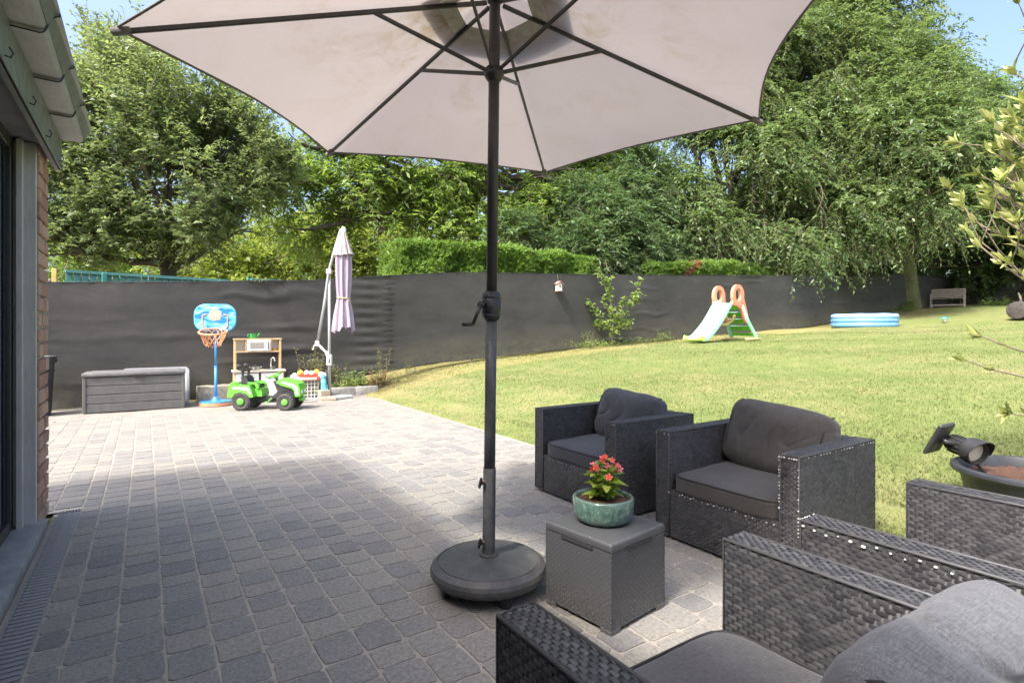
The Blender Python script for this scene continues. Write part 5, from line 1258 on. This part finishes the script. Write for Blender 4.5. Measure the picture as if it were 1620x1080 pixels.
for k in range(5):
    t0, t1 = (k * .21, k * .21 + .135) if k < 4 else (.84, .93); g = G(); h0 = .20 + .12 * t0; h1 = .20 + .12 * t1
    a, b, c, d = lad(t0, -h0), lad(t0, h0), lad(t1, h1), lad(t1, -h1)
    v = [a, b, c, d] + [(p[0] + .03, p[1], p[2]) for p in (a, b, c, d)]; g.add(v, [(0, 1, 2, 3), (4, 7, 6, 5), (0, 4, 5, 1), (1, 5, 6, 2), (2, 6, 7, 3), (3, 7, 4, 0)]); rp = g.build('riser', 'slide_green', sd)
    if k < 4: g = G(); q = lad(t0, 0); g.rbox((q[0] + .05, 0, q[2] + .004), (.14, 2 * h0, .022), .006); g.build('step', 'slide_mint', sd)
for s in (-1, 1):
    g = G(); v = []; 
    for t in (0, .93):
        h_ = .20 + .12 * t; q = lad(t, 0); v += [(q[0], s * h_, q[2]), (q[0], s * (h_ + .075), q[2]), (q[0] + .03, s * (h_ + .075), q[2]), (q[0] + .03, s * h_, q[2])]
    g.add(v, [(0, 1, 5, 4), (1, 2, 6, 5), (2, 3, 7, 6), (3, 0, 4, 7), (0, 3, 2, 1), (4, 5, 6, 7)]); g.build('ladder_side', 'slide_green', sd)
g = G(); g.tube([(.92, -.0, .60), (1.08, 0, .50), (1.35, 0, .48), (1.62, 0, .60), (1.72, 0, .72)], .035, 10); g.build('brace', 'slide_sand', sd, True)

pl = thing('paddling_pool', 'round light blue inflatable paddling pool on the lawn', 'pool', (20.05, 8.8, float(gz(20.05)) - .02))
for k in range(3):
    g = G(); g.tube([(.89 * cos(a), .89 * sin(a), .075 + .14 * k) for a in np.linspace(0, 2 * pi, 65)[:-1]], [.085 + .004 * sin(q * 7 + k) for q in range(64)], 14, closed=True); g.build('air_ring', ('pool_blue', 'pool_blue', 'pool_light')[k], pl, True)
g = G(); g.lathe([(0, .10), (.84, .10)], 48, cap=False); g.build('water', 'water', pl)
g = G(); g.lathe([(0, .012), (.86, .012)], 48, cap=False); g.build('floor_sheet', 'pool_blue', pl)
bz = float(gz(30.2)) - .01
be = thing('garden_bench', 'weathered grey wooden garden bench under the trees by the netting', 'bench', (30.15, 9.75, bz), radians(-78))
for s in (-1, 1):
    g = G(); g.box((s * .59, .22, .43), (.05, .06, .86), RX(radians(-8))); g.build('leg', 'bench_wood', be)
    g = G(); g.box((s * .59, -.20, .31), (.05, .06, .62)); g.build('leg', 'bench_wood', be)
    g = G(); g.rbox((s * .59, .0, .60), (.06, .52, .035), .006); g.build('armrest', 'bench_wood', be)
for k in range(5): g = G(); g.rbox((0, .235 + .012 * k, .50 + .082 * k), (1.16, .022, .062), .004, RX(radians(-8))); g.build('back_slat', 'bench_wood', be)
for k in range(4): g = G(); g.rbox((0, -.19 + .115 * k, .41), (1.16, .095, .025), .004); g.build('seat_slat', 'bench_wood', be)
g = G(); g.rbox((0, -.21, .11), (1.16, .03, .06), .004); g.build('stretcher', 'bench_wood', be)
lg = thing('dark_log', 'dark charred looking log section lying on the shaded lawn', 'log', (22.6, 5.45, float(gz(22.6))))
g = G(); g.tube([(-.30, 0, .28), (-.27, 0, .28), (0, .02, .29), (.5, .03, .3), (.53, .03, .3)], [.24, .275, .285, .28, .25], 20); g.build('trunk_section', 'log_dark', lg, 40)
g = G(); g.tube([(.1, 0, .5), (.18, .05, .72), (.3, .12, .85)], [.04, .03, .018], 8); g.build('branch_stub', 'bark', lg, True)
lt = thing('lawn_toy', 'tiny green and white toy lying on the shaded lawn before the bench', 'toy', (21.7, 7.1, float(gz(21.7))))
g = G(); g.ball((0, 0, .07), (.06, .06, .07), 12); g.build('body', 'toy_white', lt, True)
g = G(); g.lathe([(.14, .11), (.12, .15), (.04, .18), (0, .185)], 18); g.build('cap', 'green_coat', lt, 40)

# ================================================================ trees, hedges, plants
def tube_np(g, pts, rad, n=5): g.tube(pts, rad, n, False)
def leaves(g, P, D, side_n, L, W, tone, r, fold=.25):
    """quads: P base points, D directions, side_n approx normal"""
    D = D / np.linalg.norm(D, axis=1)[:, None]
    S = np.cross(D, side_n); S /= (np.linalg.norm(S, axis=1)[:, None] + 1e-9); N = np.cross(S, D)
    L = L[:, None]; W = W[:, None]
    a = P; b = P + D * L * .45 + S * W * .5 + N * W * fold; c = P + D * L - N * L * .12; d = P + D * L * .45 - S * W * .5 + N * W * fold
    v = np.stack([a, b, c, d], 1).reshape(-1, 3); n = len(P)
    q = np.arange(4 * n).reshape(n, 4); g.add(v, [q], tone)
def crown_points(lobes, n, r, shell=.5, gap=.0, gapscale=.6, seed=0, rough=.22):
    lobes = np.array(lobes, float); w_ = lobes[:, 3] ** 2.2; w_ /= w_.sum()
    out = []; outd = []
    while len(out) < n:
        k = r.choice(len(lobes), p=w_); u = r.normal(size=3); u /= np.linalg.norm(u)
        rad = lobes[k, 3] * (1 - shell * r.random() ** 1.4)
        rad *= 1 + rough * noise.noise(Vector(u * 2.2) + Vector((k * 3.1, seed, 0))) * 2
        p = lobes[k, :3] + u * rad * np.array([1, 1, .9])
        if gap and noise.noise(Vector(p * gapscale) + Vector((seed, 0, 0))) < gap - .5: continue
        out.append(p); outd.append(u)
    return np.array(out), np.array(outd)
def foliage(name, mat, parent, lobes, ntw, per, L, W, tl, droop, seed, shell=.5, gap=0.0, gapscale=.6, up=.25, off=(0, 0, 0), flat=.6, rough=.22, twigs=True, tonebias=0.0, lvar=.3, outw=.8, zmin=None):
    r = np.random.default_rng(seed); P0, U = crown_points(lobes, ntw, r, shell, gap, gapscale, seed, rough)
    if zmin is not None: k = P0[:, 2] > zmin; P0, U = P0[k], U[k]; ntw = len(P0)
    d = U * outw + r.normal(0, .45, (ntw, 3)) + np.array([0, 0, up]); d /= np.linalg.norm(d, axis=1)[:, None]
    ln = tl * r.uniform(.6, 1.4, ntw)
    t = (np.arange(per) + .5) / per
    pos = P0[:, None, :] + d[:, None, :] * (ln[:, None] * t)[..., None]
    pos[..., 2] -= droop * ln[:, None] * t ** 2
    dd = d[:, None, :] - np.array([0, 0, 1]) * (2 * droop * t)[None, :, None]
    dd /= np.linalg.norm(dd, axis=2)[..., None]
    sidev = np.cross(dd, np.array([0, 0, 1.0])); sidev /= (np.linalg.norm(sidev, axis=2)[..., None] + 1e-6)
    sg = np.where(np.arange(per) % 2, 1, -1)[None, :, None]
    ld = dd * .55 + sidev * sg * .75 + r.normal(0, .35, pos.shape) - np.array([0, 0, .25 * droop])
    nn = np.array([0, 0, 1.0]) * flat + r.normal(0, .5, pos.shape)
    n = ntw * per
    tw = (r.normal(0, .11, ntw) + np.array([.30 * noise.noise(Vector(q) * .9) + .18 * noise.noise(Vector(q) * 2.3) for q in P0]))[:, None] + np.zeros(per)
    tone = np.clip(.45 + tonebias + tw.ravel() + r.normal(0, .17, n), 0, 1)
    g = G(); sc = r.uniform(1 - lvar, 1 + lvar, n) * np.repeat(r.uniform(.75, 1.3, ntw), per)
    leaves(g, (pos + np.array(off)).reshape(-1, 3), ld.reshape(-1, 3), nn.reshape(-1, 3), L * sc, W * sc, tone, r)
    o = g.build(name, mat, parent, True)
    if twigs:
        e = P0 + d * ln[:, None]; e[:, 2] -= droop * ln; mdl = P0 + d * ln[:, None] * .5; mdl[:, 2] -= droop * ln * .25
        w = .004 + .0016 * L / .07; a = np.stack([P0 + (w, 0, 0), P0 + (-w * .5, w, 0), mdl + (w * .7, 0, 0), mdl + (-w * .4, w * .6, 0), e, e + (0, w * .3, 0)], 1).reshape(-1, 3) + np.array(off)
        b = np.arange(6 * ntw).reshape(-1, 6); g = G(); g.add(a, [np.concatenate([b[:, [0, 1, 3, 2]], b[:, [2, 3, 5, 4]]])]); g.build('twigs', 'twig', parent)
    return o
def limbs(g, p, q, r0, r1, rnd, wob=.12, n=6, sag=0.0):
    p, q = Vector(p), Vector(q); L = (q - p).length; pts = []
    off = Vector((rnd.uniform(-1, 1), rnd.uniform(-1, 1), rnd.uniform(-.3, .6))) * L * wob
    for i in range(n + 1):
        t = i / n; pts.append(p.lerp(q, t) + off * sin(pi * t) + Vector((rnd.uniform(-1, 1), rnd.uniform(-1, 1), rnd.uniform(-1, 1))) * L * .018 * (0 < i < n) - Vector((0, 0, sag * t * t)))
    g.tube(pts, [r0 + (r1 - r0) * i / n for i in range(n + 1)], 8, False); return pts
def tree(name, label, base, fork, tr_r, lobes, spec, group, seed, bark='bark', limb=True, limb_r=.5):
    t = thing(name, label, 'tree', base, 0, group); rnd = random.Random(seed); B = Vector(base)
    g = G(); F_ = Vector(fork) - B
    pts = [Vector((0, 0, -.1)), Vector((.02, .02, .25)), F_ * .5 + Vector((.06, -.05, 0)), F_]
    g.tube(pts, [tr_r * 1.35, tr_r * 1.08, tr_r * .95, tr_r * .85], 12)
    lob = [(x - B.x, y - B.y, z - B.z, r) for x, y, z, r in lobes]
    if limb:
        for (x, y, z, r) in lob:
            p_ = limbs(g, F_ - Vector((0, 0, rnd.uniform(0, .25) * F_.length * .3)), (x, y, z), tr_r * limb_r, tr_r * .16, rnd)
            for k in range(5):
                u = Vector((rnd.gauss(0, 1), rnd.gauss(0, 1), rnd.gauss(.2, .8))).normalized(); s_ = p_[rnd.choice((3, 4, 5, 6))]
                limbs(g, s_, Vector((x, y, z)) + u * r * .85, tr_r * .15, tr_r * .03, rnd, .15, 5)
    g.build('trunk', bark, t, True)
    foliage(parent=t, lobes=lob, seed=seed, **spec)
    return t
# apple tree behind the storage box
T1 = [(.39, 13.6, 4.66, 1.65), (-.82, 13.4, 5.15, 1.05), (.22, 13.8, 6.05, 1.3), (1.39, 13.6, 5.24, 1.2), (1.96, 13.2, 4.41, .85), (-.81, 13.2, 3.39, .95), (.75, 13.0, 3.61, .95), (-1.17, 13.0, 2.7, .6), (1.71, 13.2, 3.37, .6), (-.73, 13.6, 6.5, .7), (-1.5, 13.4, 4.2, .8), (2.3, 13.5, 5.0, .6), (1.2, 13.5, 6.0, .7), (-1.6, 13.5, 5.9, .7), (-1.9, 13.2, 3.3, .7)]
ap = tree('apple_tree', 'broad grey green apple tree with small dense leaves behind the storage box', (.39, 13.6, 0), (.39, 13.6, 2.6), .17, T1,
     dict(name='crown', mat='leaf_apple', ntw=9800, per=10, L=.092, W=.040, tl=.42, droop=.12, shell=.66, gap=.33, gapscale=.9, up=.35, rough=.3), 'trees behind the netting', 3)
# upright water shoots on its top
rr = np.random.default_rng(9); sh = []
g = G(); P_ = []; Dn = []
for k in range(46):
    x = rr.uniform(-1.8, 1.9); y = 13.4 + rr.uniform(-.6, .6); z = 6.75 - .25 * abs(x) ** 1.5 + rr.uniform(-.5, .1); L = rr.uniform(.5, 1.15); dx, dy = rr.normal(0, .13, 2)
    pts = [(x - .39 + dx * t * L, y - 13.6 + dy * t * L, z + t * L) for t in (0, .5, 1)]; g.tube(pts, [.008, .006, .003], 4, False)
    for i in range(13):
        t = i / 12; P_.append((pts[0][0] + dx * t * L, pts[0][1] + dy * t * L, z + t * L)); a = i * 2.4; Dn.append((cos(a), sin(a), .6))
g.build('water_shoots', 'twig', ap); g = G(); P_ = np.array(P_); Dn = np.array(Dn); n = len(P_)
leaves(g, P_, Dn, np.tile([0, 0, 1.0], (n, 1)) + rr.normal(0, .3, (n, 3)), rr.uniform(.06, .10, n), rr.uniform(.026, .04, n), np.clip(rr.normal(.6, .15, n), 0, 1), rr); g.build('shoot_leaves', 'leaf_apple', ap)
# chestnut behind the hedge
T2 = [(3.67, 16, 6.33, 1.1), (3.07, 15.5, 5.08, .9), (4.93, 15.5, 5.17, 1.0), (6.67, 15.5, 5.03, .95), (5.5, 15, 3.9, .6), (7.47, 15, 5.81, 1.0), (10.66, 14.5, 5.15, .95), (10.41, 14.5, 6.14, 1.2), (5.09, 16, 7.15, 1.3), (10.4, 16, 7.8, 1.9), (14.37, 15.5, 7.4, 1.6), (7.53, 16, 8.66, 2.5), (12.63, 16, 9.6, 2.4), (7.6, 14.6, 4.2, .7), (9.3, 14.2, 4.3, .7), (3.9, 15.8, 4.0, .8), (12.3, 14.3, 5.9, .9), (9.2, 14.6, 5.3, .9), (8.3, 15.2, 6.8, 1.1), (9.6, 15.2, 6.5, 1.1), (12.0, 15.2, 7.3, 1.3), (13.6, 14.9, 6.4, 1.1), (6.0, 15.4, 6.2, 1.0)]
tree('chestnut_tree', 'tall chestnut tree with long bright leaves and a thick dark trunk behind the parasol', (8.8, 16, .4), (8.9, 16, 6.2), .36, T2,
     dict(name='crown', mat='leaf_chestnut', ntw=9500, per=9, L=.17, W=.06, tl=.60, droop=.30, shell=.7, gap=.42, gapscale=.55, up=.05, flat=.9, rough=.28), 'trees behind the netting', 4, limb_r=.42)
# yellow green bushes further off
T2b = [(3.36, 20, 3.4, .9), (5.02, 20, 3.7, 1.2), (6.84, 20, 3.8, 1.3), (4.16, 21, 4.5, 1.2), (6.2, 21, 4.9, 1.1), (2.2, 20, 3.0, 1.0), (8.2, 20.5, 3.6, 1.2), (1.0, 20.5, 3.2, 1.1)]
tree('distant_tree', 'yellow green sunlit tree further off behind the closed parasol', (5.2, 20.4, .4), (5.2, 20.4, 2.2), .16, T2b,
     dict(name='crown', mat='leaf_yellow', ntw=3600, per=8, L=.15, W=.07, tl=.5, droop=.2, shell=.7, gap=.30, up=.2, rough=.3), 'trees behind the netting', 5)
TB = [(-3, 26, 3.5, 2.2), (0, 27, 4.0, 2.4), (3, 28, 4.2, 2.4), (7, 27, 4.6, 2.6), (11, 26, 5.0, 2.8), (15, 24, 5.6, 2.8)]
tree('distant_tree', 'low mid green row of foliage far behind the apple and chestnut trees', (5, 27, .4), (5, 27, 2), .2, TB,
     dict(name='crown', mat='leaf_chestnut', ntw=3400, per=8, L=.24, W=.13, tl=.8, droop=.2, shell=.7, up=.2, rough=.3, twigs=False), 'trees behind the netting', 15)
# laurel-like dark shrub
T3 = [(12.23, 12.9, 4.84, 1.05), (11.16, 12.6, 3.71, 1.0), (13.05, 12.6, 3.87, 1.0), (14.5, 13.4, 5.3, 1.0), (13.48, 13.6, 6.0, .9), (10.5, 12.8, 3.5, .6), (15.6, 13.6, 4.6, 1.0), (11.4, 13.4, 5.3, .8), (14.6, 12.9, 3.8, .9), (12.2, 12.5, 2.9, .9), (9.2, 13.4, 4.0, .7), (15.6, 14.2, 6.6, 1.2), (16.4, 13.8, 5.2, 1.0), (14.6, 14.4, 7.4, 1.1)]
tree('evergreen_tree', 'dense blue green evergreen leaning over the netting between the two hedges', (12.6, 13.2, .8), (12.6, 13.1, 3.0), .16, T3,
     dict(name='crown', mat='leaf_laurel', ntw=7200, per=9, L=.155, W=.048, tl=.42, droop=.35, shell=.55, up=.1, flat=1.0, rough=.28), 'trees behind the netting', 6)
# big weeping trees
A_ = [(19.3,12.9,7.8,2.0),(18.4,13.9,11.0,2.0),(19.3,11.7,5.6,1.45),(17.2,12.9,5.0,1.15),(17.9,13.9,8.1,1.35),(20.5,13.9,13.4,2.4),(20.3,14.0,16.6,2.3),(22.1,12.9,12.9,1.8),(19.6,11.1,4.1,.9),(16.6,13.6,6.3,1.0),(21.0,12.4,9.8,1.6)]
WS = dict(name='crown', mat='leaf_weeping', per=14, L=.155, W=.062, tl=.95, droop=.55, shell=.6, gap=.40, gapscale=.38, up=.0, flat=1.0, rough=.3)
tree('weeping_tree', 'tall weeping tree standing behind the netting beyond the slide', (19.6, 13.6, 1.2), (19.6, 13.6, 6), .38, A_, dict(WS, ntw=9500), 'trees behind the netting', 7, limb_r=.35)
B_ = [(23.2,11.0,8.6,2.3),(22.9,11.8,12.0,2.3),(24.0,9.3,8.5,2.0),(20.7,11.2,6.0,1.3),(22.4,10.3,5.8,1.55),(23.8,8.6,5.9,1.3),(27.5,8.2,7.8,1.9),(26.3,11.2,14.7,1.9),(25.4,11.9,17.8,2.5),(28.8,7.2,8.5,1.8),(22.2,12.3,9.2,1.65),(28.3,10.0,12.3,1.3),(31.3,9.2,11.3,1.4),(30.1,6.4,7.8,2.0),(21.8,10.9,4.6,.8),(25.5,9.5,11.0,2.0),(29.5,9.5,9.3,1.8)]
bw = tree('weeping_tree', 'huge weeping tree with hanging bare twigs spreading above the bench', (28.3, 10.55, 2.0), (27.4, 10.9, 7.5), .42, B_, dict(WS, ntw=18500), 'trees behind the netting', 8, bark='mossy_bark', limb_r=.35)
g = G(); rnd = random.Random(5)
for (x, y, z, L) in ((22.2, 10.0, 5.0, 1.7), (22.6, 9.7, 4.8, 2.0), (23.4, 9.2, 4.9, 1.6), (24.0, 8.9, 5.2, 2.2), (24.4, 8.7, 5.4, 2.3), (21.2, 10.6, 6.0, 1.8), (23.0, 9.4, 6.4, 2.2), (24.6, 8.8, 6.2, 2.1), (20.6, 11, 6.6, 1.9), (25.0, 8.6, 5.2, 1.4), (22.0, 10.2, 6.8, 2.0)):
    for k in range(7):
        p = Vector((x - 28.3 + rnd.uniform(-.4, .4), y - 10.55 + rnd.uniform(-.4, .4), z - 2.0 + rnd.uniform(-.2, .5))); pts = [p]; d = Vector((rnd.uniform(-.8, .8), rnd.uniform(-.8, .8), -.5))
        for i in range(6): d = (d + Vector((rnd.uniform(-.35, .35), rnd.uniform(-.35, .35), -.28))).normalized(); pts.append(pts[-1] + d * L * rnd.uniform(.5, 1) / 6)
        g.tube(pts, [.026, .022, .018, .015, .012, .009, .006], 5, False)
        for i in (2, 3, 4): e_ = pts[i] + Vector((rnd.uniform(-.3, .3), rnd.uniform(-.3, .3), rnd.uniform(-.45, -.1))); g.tube([pts[i], e_], [.011, .005], 4, False)
g.build('bare_twigs', 'dead_twig', bw)
M_ = [(39.5,13.4,15.3,1.9),(40.7,12.5,14.7,1.5),(38.2,14.2,14.5,1.1),(39.5,13.2,12.8,2.0)]
tree('maple_tree', 'bright green maple crown showing through above the weeping tree', (39.6, 13.3, 2.6), (39.6, 13.3, 10), .3, M_,
     dict(name='crown', mat='leaf_maple', ntw=1500, per=9, L=.24, W=.20, tl=.6, droop=.2, shell=.5, up=.2, flat=1.2, rough=.25, twigs=False), 'trees behind the netting', 10)
C_ = [(29.6,11.6,4.7,1.0),(30.2,11.2,6.1,1.25),(33.2,9.7,4.2,1.4),(34.1,8.5,3.9,1.4),(34.1,8.5,5.7,1.6),(32.6,10.1,6.0,1.4),(35.6,7.5,4.8,1.8),(37.1,6.5,5.4,2.0),(30.4,11.7,3.9,.7),(34.0,9.8,7.6,1.6),(35,6.5,8,1.8),(35.5,5.0,3.6,1.4),(33.4,7.4,4.9,1.0)]
tree('understorey_tree', 'dark shaded understorey tree with drooping leaves behind the bench', (34.6, 8.2, 2.2), (34.6, 8.2, 4.2), .2, C_,
     dict(name='crown', mat='leaf_dark', ntw=4600, per=9, L=.20, W=.085, tl=.6, droop=.45, shell=.6, up=.1, flat=1.0, rough=.28), 'trees behind the netting', 11)
D_ = [(31, 18, 6, 3.2), (26, 19, 6, 3.0), (36, 15, 7, 3.2), (40, 11, 6, 3.2), (22, 19, 6, 2.8), (31, 17, 10.5, 2.8), (17, 20, 6, 2.8), (43, 6, 6, 3.2), (44, 1, 6, 3.2), (41, 8, 9, 2.6)]
tree('distant_tree', 'deep green backdrop of woodland foliage behind the weeping trees', (31, 18, 2.4), (31, 18, 4), .3, D_,
     dict(name='crown', mat='leaf_dark', ntw=4200, per=8, L=.34, W=.19, tl=1.0, droop=.4, shell=.6, up=.1, rough=.3, twigs=False), 'trees behind the netting', 12)

# clipped hedges
def hedge(label, x0, x1, y0, y1, zb, zt, seed, n, mat='leaf_hedge', dead=None):
    t = thing('conifer_hedge', label, 'hedge', ((x0 + x1) / 2, (y0 + y1) / 2, zb), 0, 'conifer hedges behind the netting'); r = np.random.default_rng(seed)
    Xc = (x0 + x1) / 2; Yc = (y0 + y1) / 2
    def zt_(x): return np.interp(x, [q[0] for q in zt], [q[1] for q in zt])
    kind = r.random(n); x = r.uniform(x0, x1, n); y = np.where(kind < .55, y0, r.uniform(y0, y1, n)); fz = 1 - r.random(n) ** 1.2 * .75
    top = zt_(x); z = np.where(kind < .55, zb + (top - zb) * fz, top)
    nrm = np.where((kind < .55)[:, None], np.array([0, -1, .25]), np.array([0, 0, 1.0]))
    e = kind > .88; x = np.where(e, np.where(kind < .94, x0, x1), x); y = np.where(e, r.uniform(y0, y1, n), y); z = np.where(e, zb + (zt_(x) - zb) * r.uniform(.3, 1, n), z); nrm = np.where(e[:, None], np.where((kind < .94)[:, None], np.array([-1, 0, .3]), np.array([1, 0, .3])), nrm)
    bump = np.array([noise.noise(Vector((a * 1.6, b * 1.6, c * 1.6 + seed))) for a, b, c in zip(x, y, z)])
    rnd_ = np.clip(np.minimum(y - y0, 0.25) / .25, 0, 1); P = np.stack([x, y, z], -1) + nrm * (bump * .24 - .05 * r.random(n) ** 2 + .10 * (r.random(n) ** 6) - .05)[:, None]
    P[:, 2] -= np.where(kind >= .55, .10 * (1 - rnd_), 0)
    per = 5; D = nrm * .8 + r.normal(0, .45, (n, 3)) + np.array([0, 0, .45])
    Pp = np.repeat(P, per, 0); Dd = np.repeat(D, per, 0) + r.normal(0, .45, (n * per, 3)); m_ = n * per
    tone = np.clip(.45 + np.repeat(bump, per) * .35 + r.normal(0, .17, m_), 0, 1)
    g = G(); Nn = r.normal(0, 1, (m_, 3)); off = np.array([Xc, Yc, zb])
    if dead is not None:
        dx, dw = dead; sel = np.abs(Pp[:, 0] - dx - .35 * np.sin(Pp[:, 2] * 4)) < dw * (.6 + .4 * r.random(m_)); gd = G()
        leaves(gd, (Pp - off)[sel], Dd[sel], Nn[sel], r.uniform(.06, .12, sel.sum()), r.uniform(.02, .035, sel.sum()), tone[sel], r); gd.build('dead_patch', 'leaf_dead', t); k = ~sel
    else: k = np.ones(m_, bool)
    leaves(g, (Pp - off)[k], Dd[k], Nn[k], r.uniform(.06, .13, k.sum()), r.uniform(.022, .04, k.sum()), tone[k], r); g.build('foliage', mat, t)
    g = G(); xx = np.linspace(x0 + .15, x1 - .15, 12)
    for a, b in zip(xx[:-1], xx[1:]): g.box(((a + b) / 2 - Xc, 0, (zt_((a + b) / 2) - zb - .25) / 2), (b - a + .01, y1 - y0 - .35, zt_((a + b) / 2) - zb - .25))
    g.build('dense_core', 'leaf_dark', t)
    g = G()
    for a in xx: g.tube([(a - Xc, 0, -.1), (a - Xc, 0, zt_(a) - zb - .3)], [.05, .02], 6)
    g.build('stems', 'bark', t)
hedge('long clipped bright green conifer hedge rising behind the parasol crank', 4.7, 10.4, 11.35, 12.7, .4, [(4.7, 3.15), (6, 3.22), (8, 3.2), (10.4, 3.2)], 3, 16000)
hedge('clipped conifer hedge with a brown dead patch behind the slide', 12.7, 19.2, 11.35, 12.7, .9, [(12.7, 3.2), (15, 3.35), (18, 3.55), (19.2, 3.4)], 4, 15000, dead=(14.45, .22))
hz = [(20.0, 11.6, 3.1, .55), (20.8, 11.7, 2.9, .6), (19.6, 11.5, 2.7, .5)]
tree('pale_bush', 'pale grey green bush at the end of the conifer hedge behind the slide', (20.2, 11.6, 1.3), (20.2, 11.6, 2), .05, hz,
     dict(name='crown', mat='leaf_apple', ntw=900, per=8, L=.10, W=.05, tl=.25, droop=.1, shell=.4, up=.3, tonebias=.2), 'trees behind the netting', 17)

# sapling on the lawn
sx, sy, sz = 9.78, 10.12, float(gz(9.78))
sp = thing('young_tree', 'slim young tree with bright green leaves before the netting', 'tree', (sx, sy, sz))
g = G(); rnd = random.Random(8); rr = np.random.default_rng(18); PP = []; DD = []
def br_(pts, r0): g.tube(pts, [r0 * (1 - .7 * i / (len(pts) - 1)) for i in range(len(pts))], 6, False)
s_ = Vector((.832, -.555, 0)); f_ = Vector((.555, .832, 0))
def SP(a, z, b=0): return s_ * a + f_ * b + Vector((0, 0, z))
brs = [[SP(0, 0), SP(.0, .3), SP(.03, .6), SP(0, .95), SP(-.1, 1.3), SP(-.25, 1.65), SP(-.36, 1.9)], [SP(0, .25), SP(.15, .5), SP(.35, .85, .1), SP(.5, 1.15), SP(.62, 1.4), SP(.67, 1.75)], [SP(0, .3), SP(-.15, .55, -.1), SP(-.35, .8), SP(-.55, 1.0), SP(-.66, 1.15)],
       [SP(.02, .6), SP(.15, .8, -.15), SP(.28, 1.05), SP(.33, 1.3)], [SP(0, .7), SP(-.12, 1.0, .15), SP(-.15, 1.3)], [SP(.15, .5), SP(.33, .55, -.1), SP(.46, .62)], [SP(.5, 1.15), SP(.62, 1.15, .1), SP(.70, 1.28)], [SP(-.1, 1.3), SP(-.05, 1.55), SP(-.12, 1.75)], [SP(.35, .85), SP(.25, .62, .2), SP(.32, .45, .2)], [SP(-.2, .6), SP(-.33, .5), SP(-.42, .62)]]
for b in brs:
    br_(b, .018 if b[0].z < .1 else .009)
    for i in range(1 if b[0].z > .1 else 3, len(b)):
        for k in range(19):
            p = b[i - 1].lerp(b[i], rnd.random()) + Vector((rnd.gauss(0, .045), rnd.gauss(0, .045), rnd.gauss(0, .045))); PP.append(tuple(p)); DD.append((rnd.gauss(0, 1), rnd.gauss(0, 1), rnd.gauss(.2, .5)))
g.build('trunk', 'twig', sp, True); g = G(); n = len(PP)
leaves(g, np.array(PP), np.array(DD), np.tile([-.3, -.4, 1.0], (n, 1)) + rr.normal(0, .4, (n, 3)), rr.uniform(.085, .14, n), rr.uniform(.05, .08, n), np.clip(rr.normal(.5, .22, n), 0, 1), rr); g.build('crown', 'leaf_sapling', sp)
# weeds along the netting
def weed(label, x, y, z, h, ns, spread, seed, lsz=.05, mat='leaf_weed', low=0):
    t = thing('weed_plant', label, 'weed', (x, y, z), 0, 'weeds along the netting'); r = random.Random(seed); rr = np.random.default_rng(seed); g = G(); P = []; D = []
    for k in range(ns):
        a = r.uniform(0, 6.28); b = Vector((r.gauss(0, spread), r.gauss(0, spread * .3), 0)); L = h * r.uniform(.45, 1.0); d = Vector((cos(a) * .3, sin(a) * .2, 1)).normalized(); e = b + d * L
        g.tube([b, (b + e) / 2 + Vector((r.gauss(0, .03), 0, 0)), e], [.006, .004, .002], 4, False); m_ = int(L / .028)
        for i in range(m_): P.append(tuple(b.lerp(e, (i + 1) / m_))); aa = i * 2.4; D.append((cos(aa), sin(aa), r.uniform(-.1, .6)))
    for k in range(low): P.append((r.gauss(0, spread * 1.3), r.gauss(0, .08), r.uniform(0, .14))); D.append((r.gauss(0, 1), r.gauss(0, 1), r.uniform(0, .8)))
    g.build('stems', 'twig', t); n = len(P); g = G()
    leaves(g, np.array(P), np.array(D), np.tile([0, -.3, 1.0], (n, 1)) + rr.normal(0, .3, (n, 3)), rr.uniform(.7, 1.4, n) * lsz, rr.uniform(.3, .55, n) * lsz, np.clip(rr.normal(.5, .22, n), 0, 1), rr); g.build('leaves', mat, t)
weed('tall straggly pale weed behind the closed parasol pole', 2.60, 10.25, 0, .92, 16, .10, 1, .06, low=40)
weed('bushy pale weed left of the closed parasol pole', 2.30, 10.30, 0, .72, 10, .10, 2, .055)
weed('thin pale weed right of the closed parasol pole', 2.98, 10.28, .05, .68, 9, .08, 3, .055, low=60)
weed('leafy green weed clump hanging over the kerb block', 3.35, 10.25, .10, .36, 22, .22, 4, .085, 'leaf_chestnut', 160)
weed('spindly reddish weed at the lawn corner by the netting', 3.85, 10.33, .12, .75, 7, .10, 5, .05, low=50)
weed('dry brown weed tuft at the lawn corner', 3.75, 10.15, .10, .34, 30, .16, 6, .05, 'leaf_dead')
weed('low green weed clump at the foot of the netting before the hedge', 4.6, 10.38, .27, .22, 12, .3, 7, .05, low=90)
weed('low leafy ground plant under the young tree', 9.5, 10.15, .76, .20, 20, .42, 8, .06, 'leaf_sapling', 220)
weed('small upright weed left of the young tree', 9.15, 10.35, .74, .42, 6, .10, 9, .06, 'leaf_sapling', 40)
weed('small leafy weed right of the young tree', 12.0, 10.36, .88, .40, 7, .12, 10, .06, 'leaf_sapling', 50)
weed('low creeping weed row between young tree and slide', 11.0, 10.40, .84, .16, 10, .5, 11, .055, 'leaf_sapling', 120)
weed('pale creeper drooping over the netting top', 1.75, 10.46, 2.03, .10, 8, .22, 12, .07, 'leaf_yellow', 26)
weed('green weeds at the netting foot near the bench', 27.5, 10.3, 2.0, .5, 14, .6, 13, .12, 'leaf_chestnut', 80)
weed('leafy ground cover beside the bench under the trees', 31.5, 8.3, 2.25, .4, 16, .8, 14, .14, 'leaf_chestnut', 120)
# leaf litter specks on the lawn
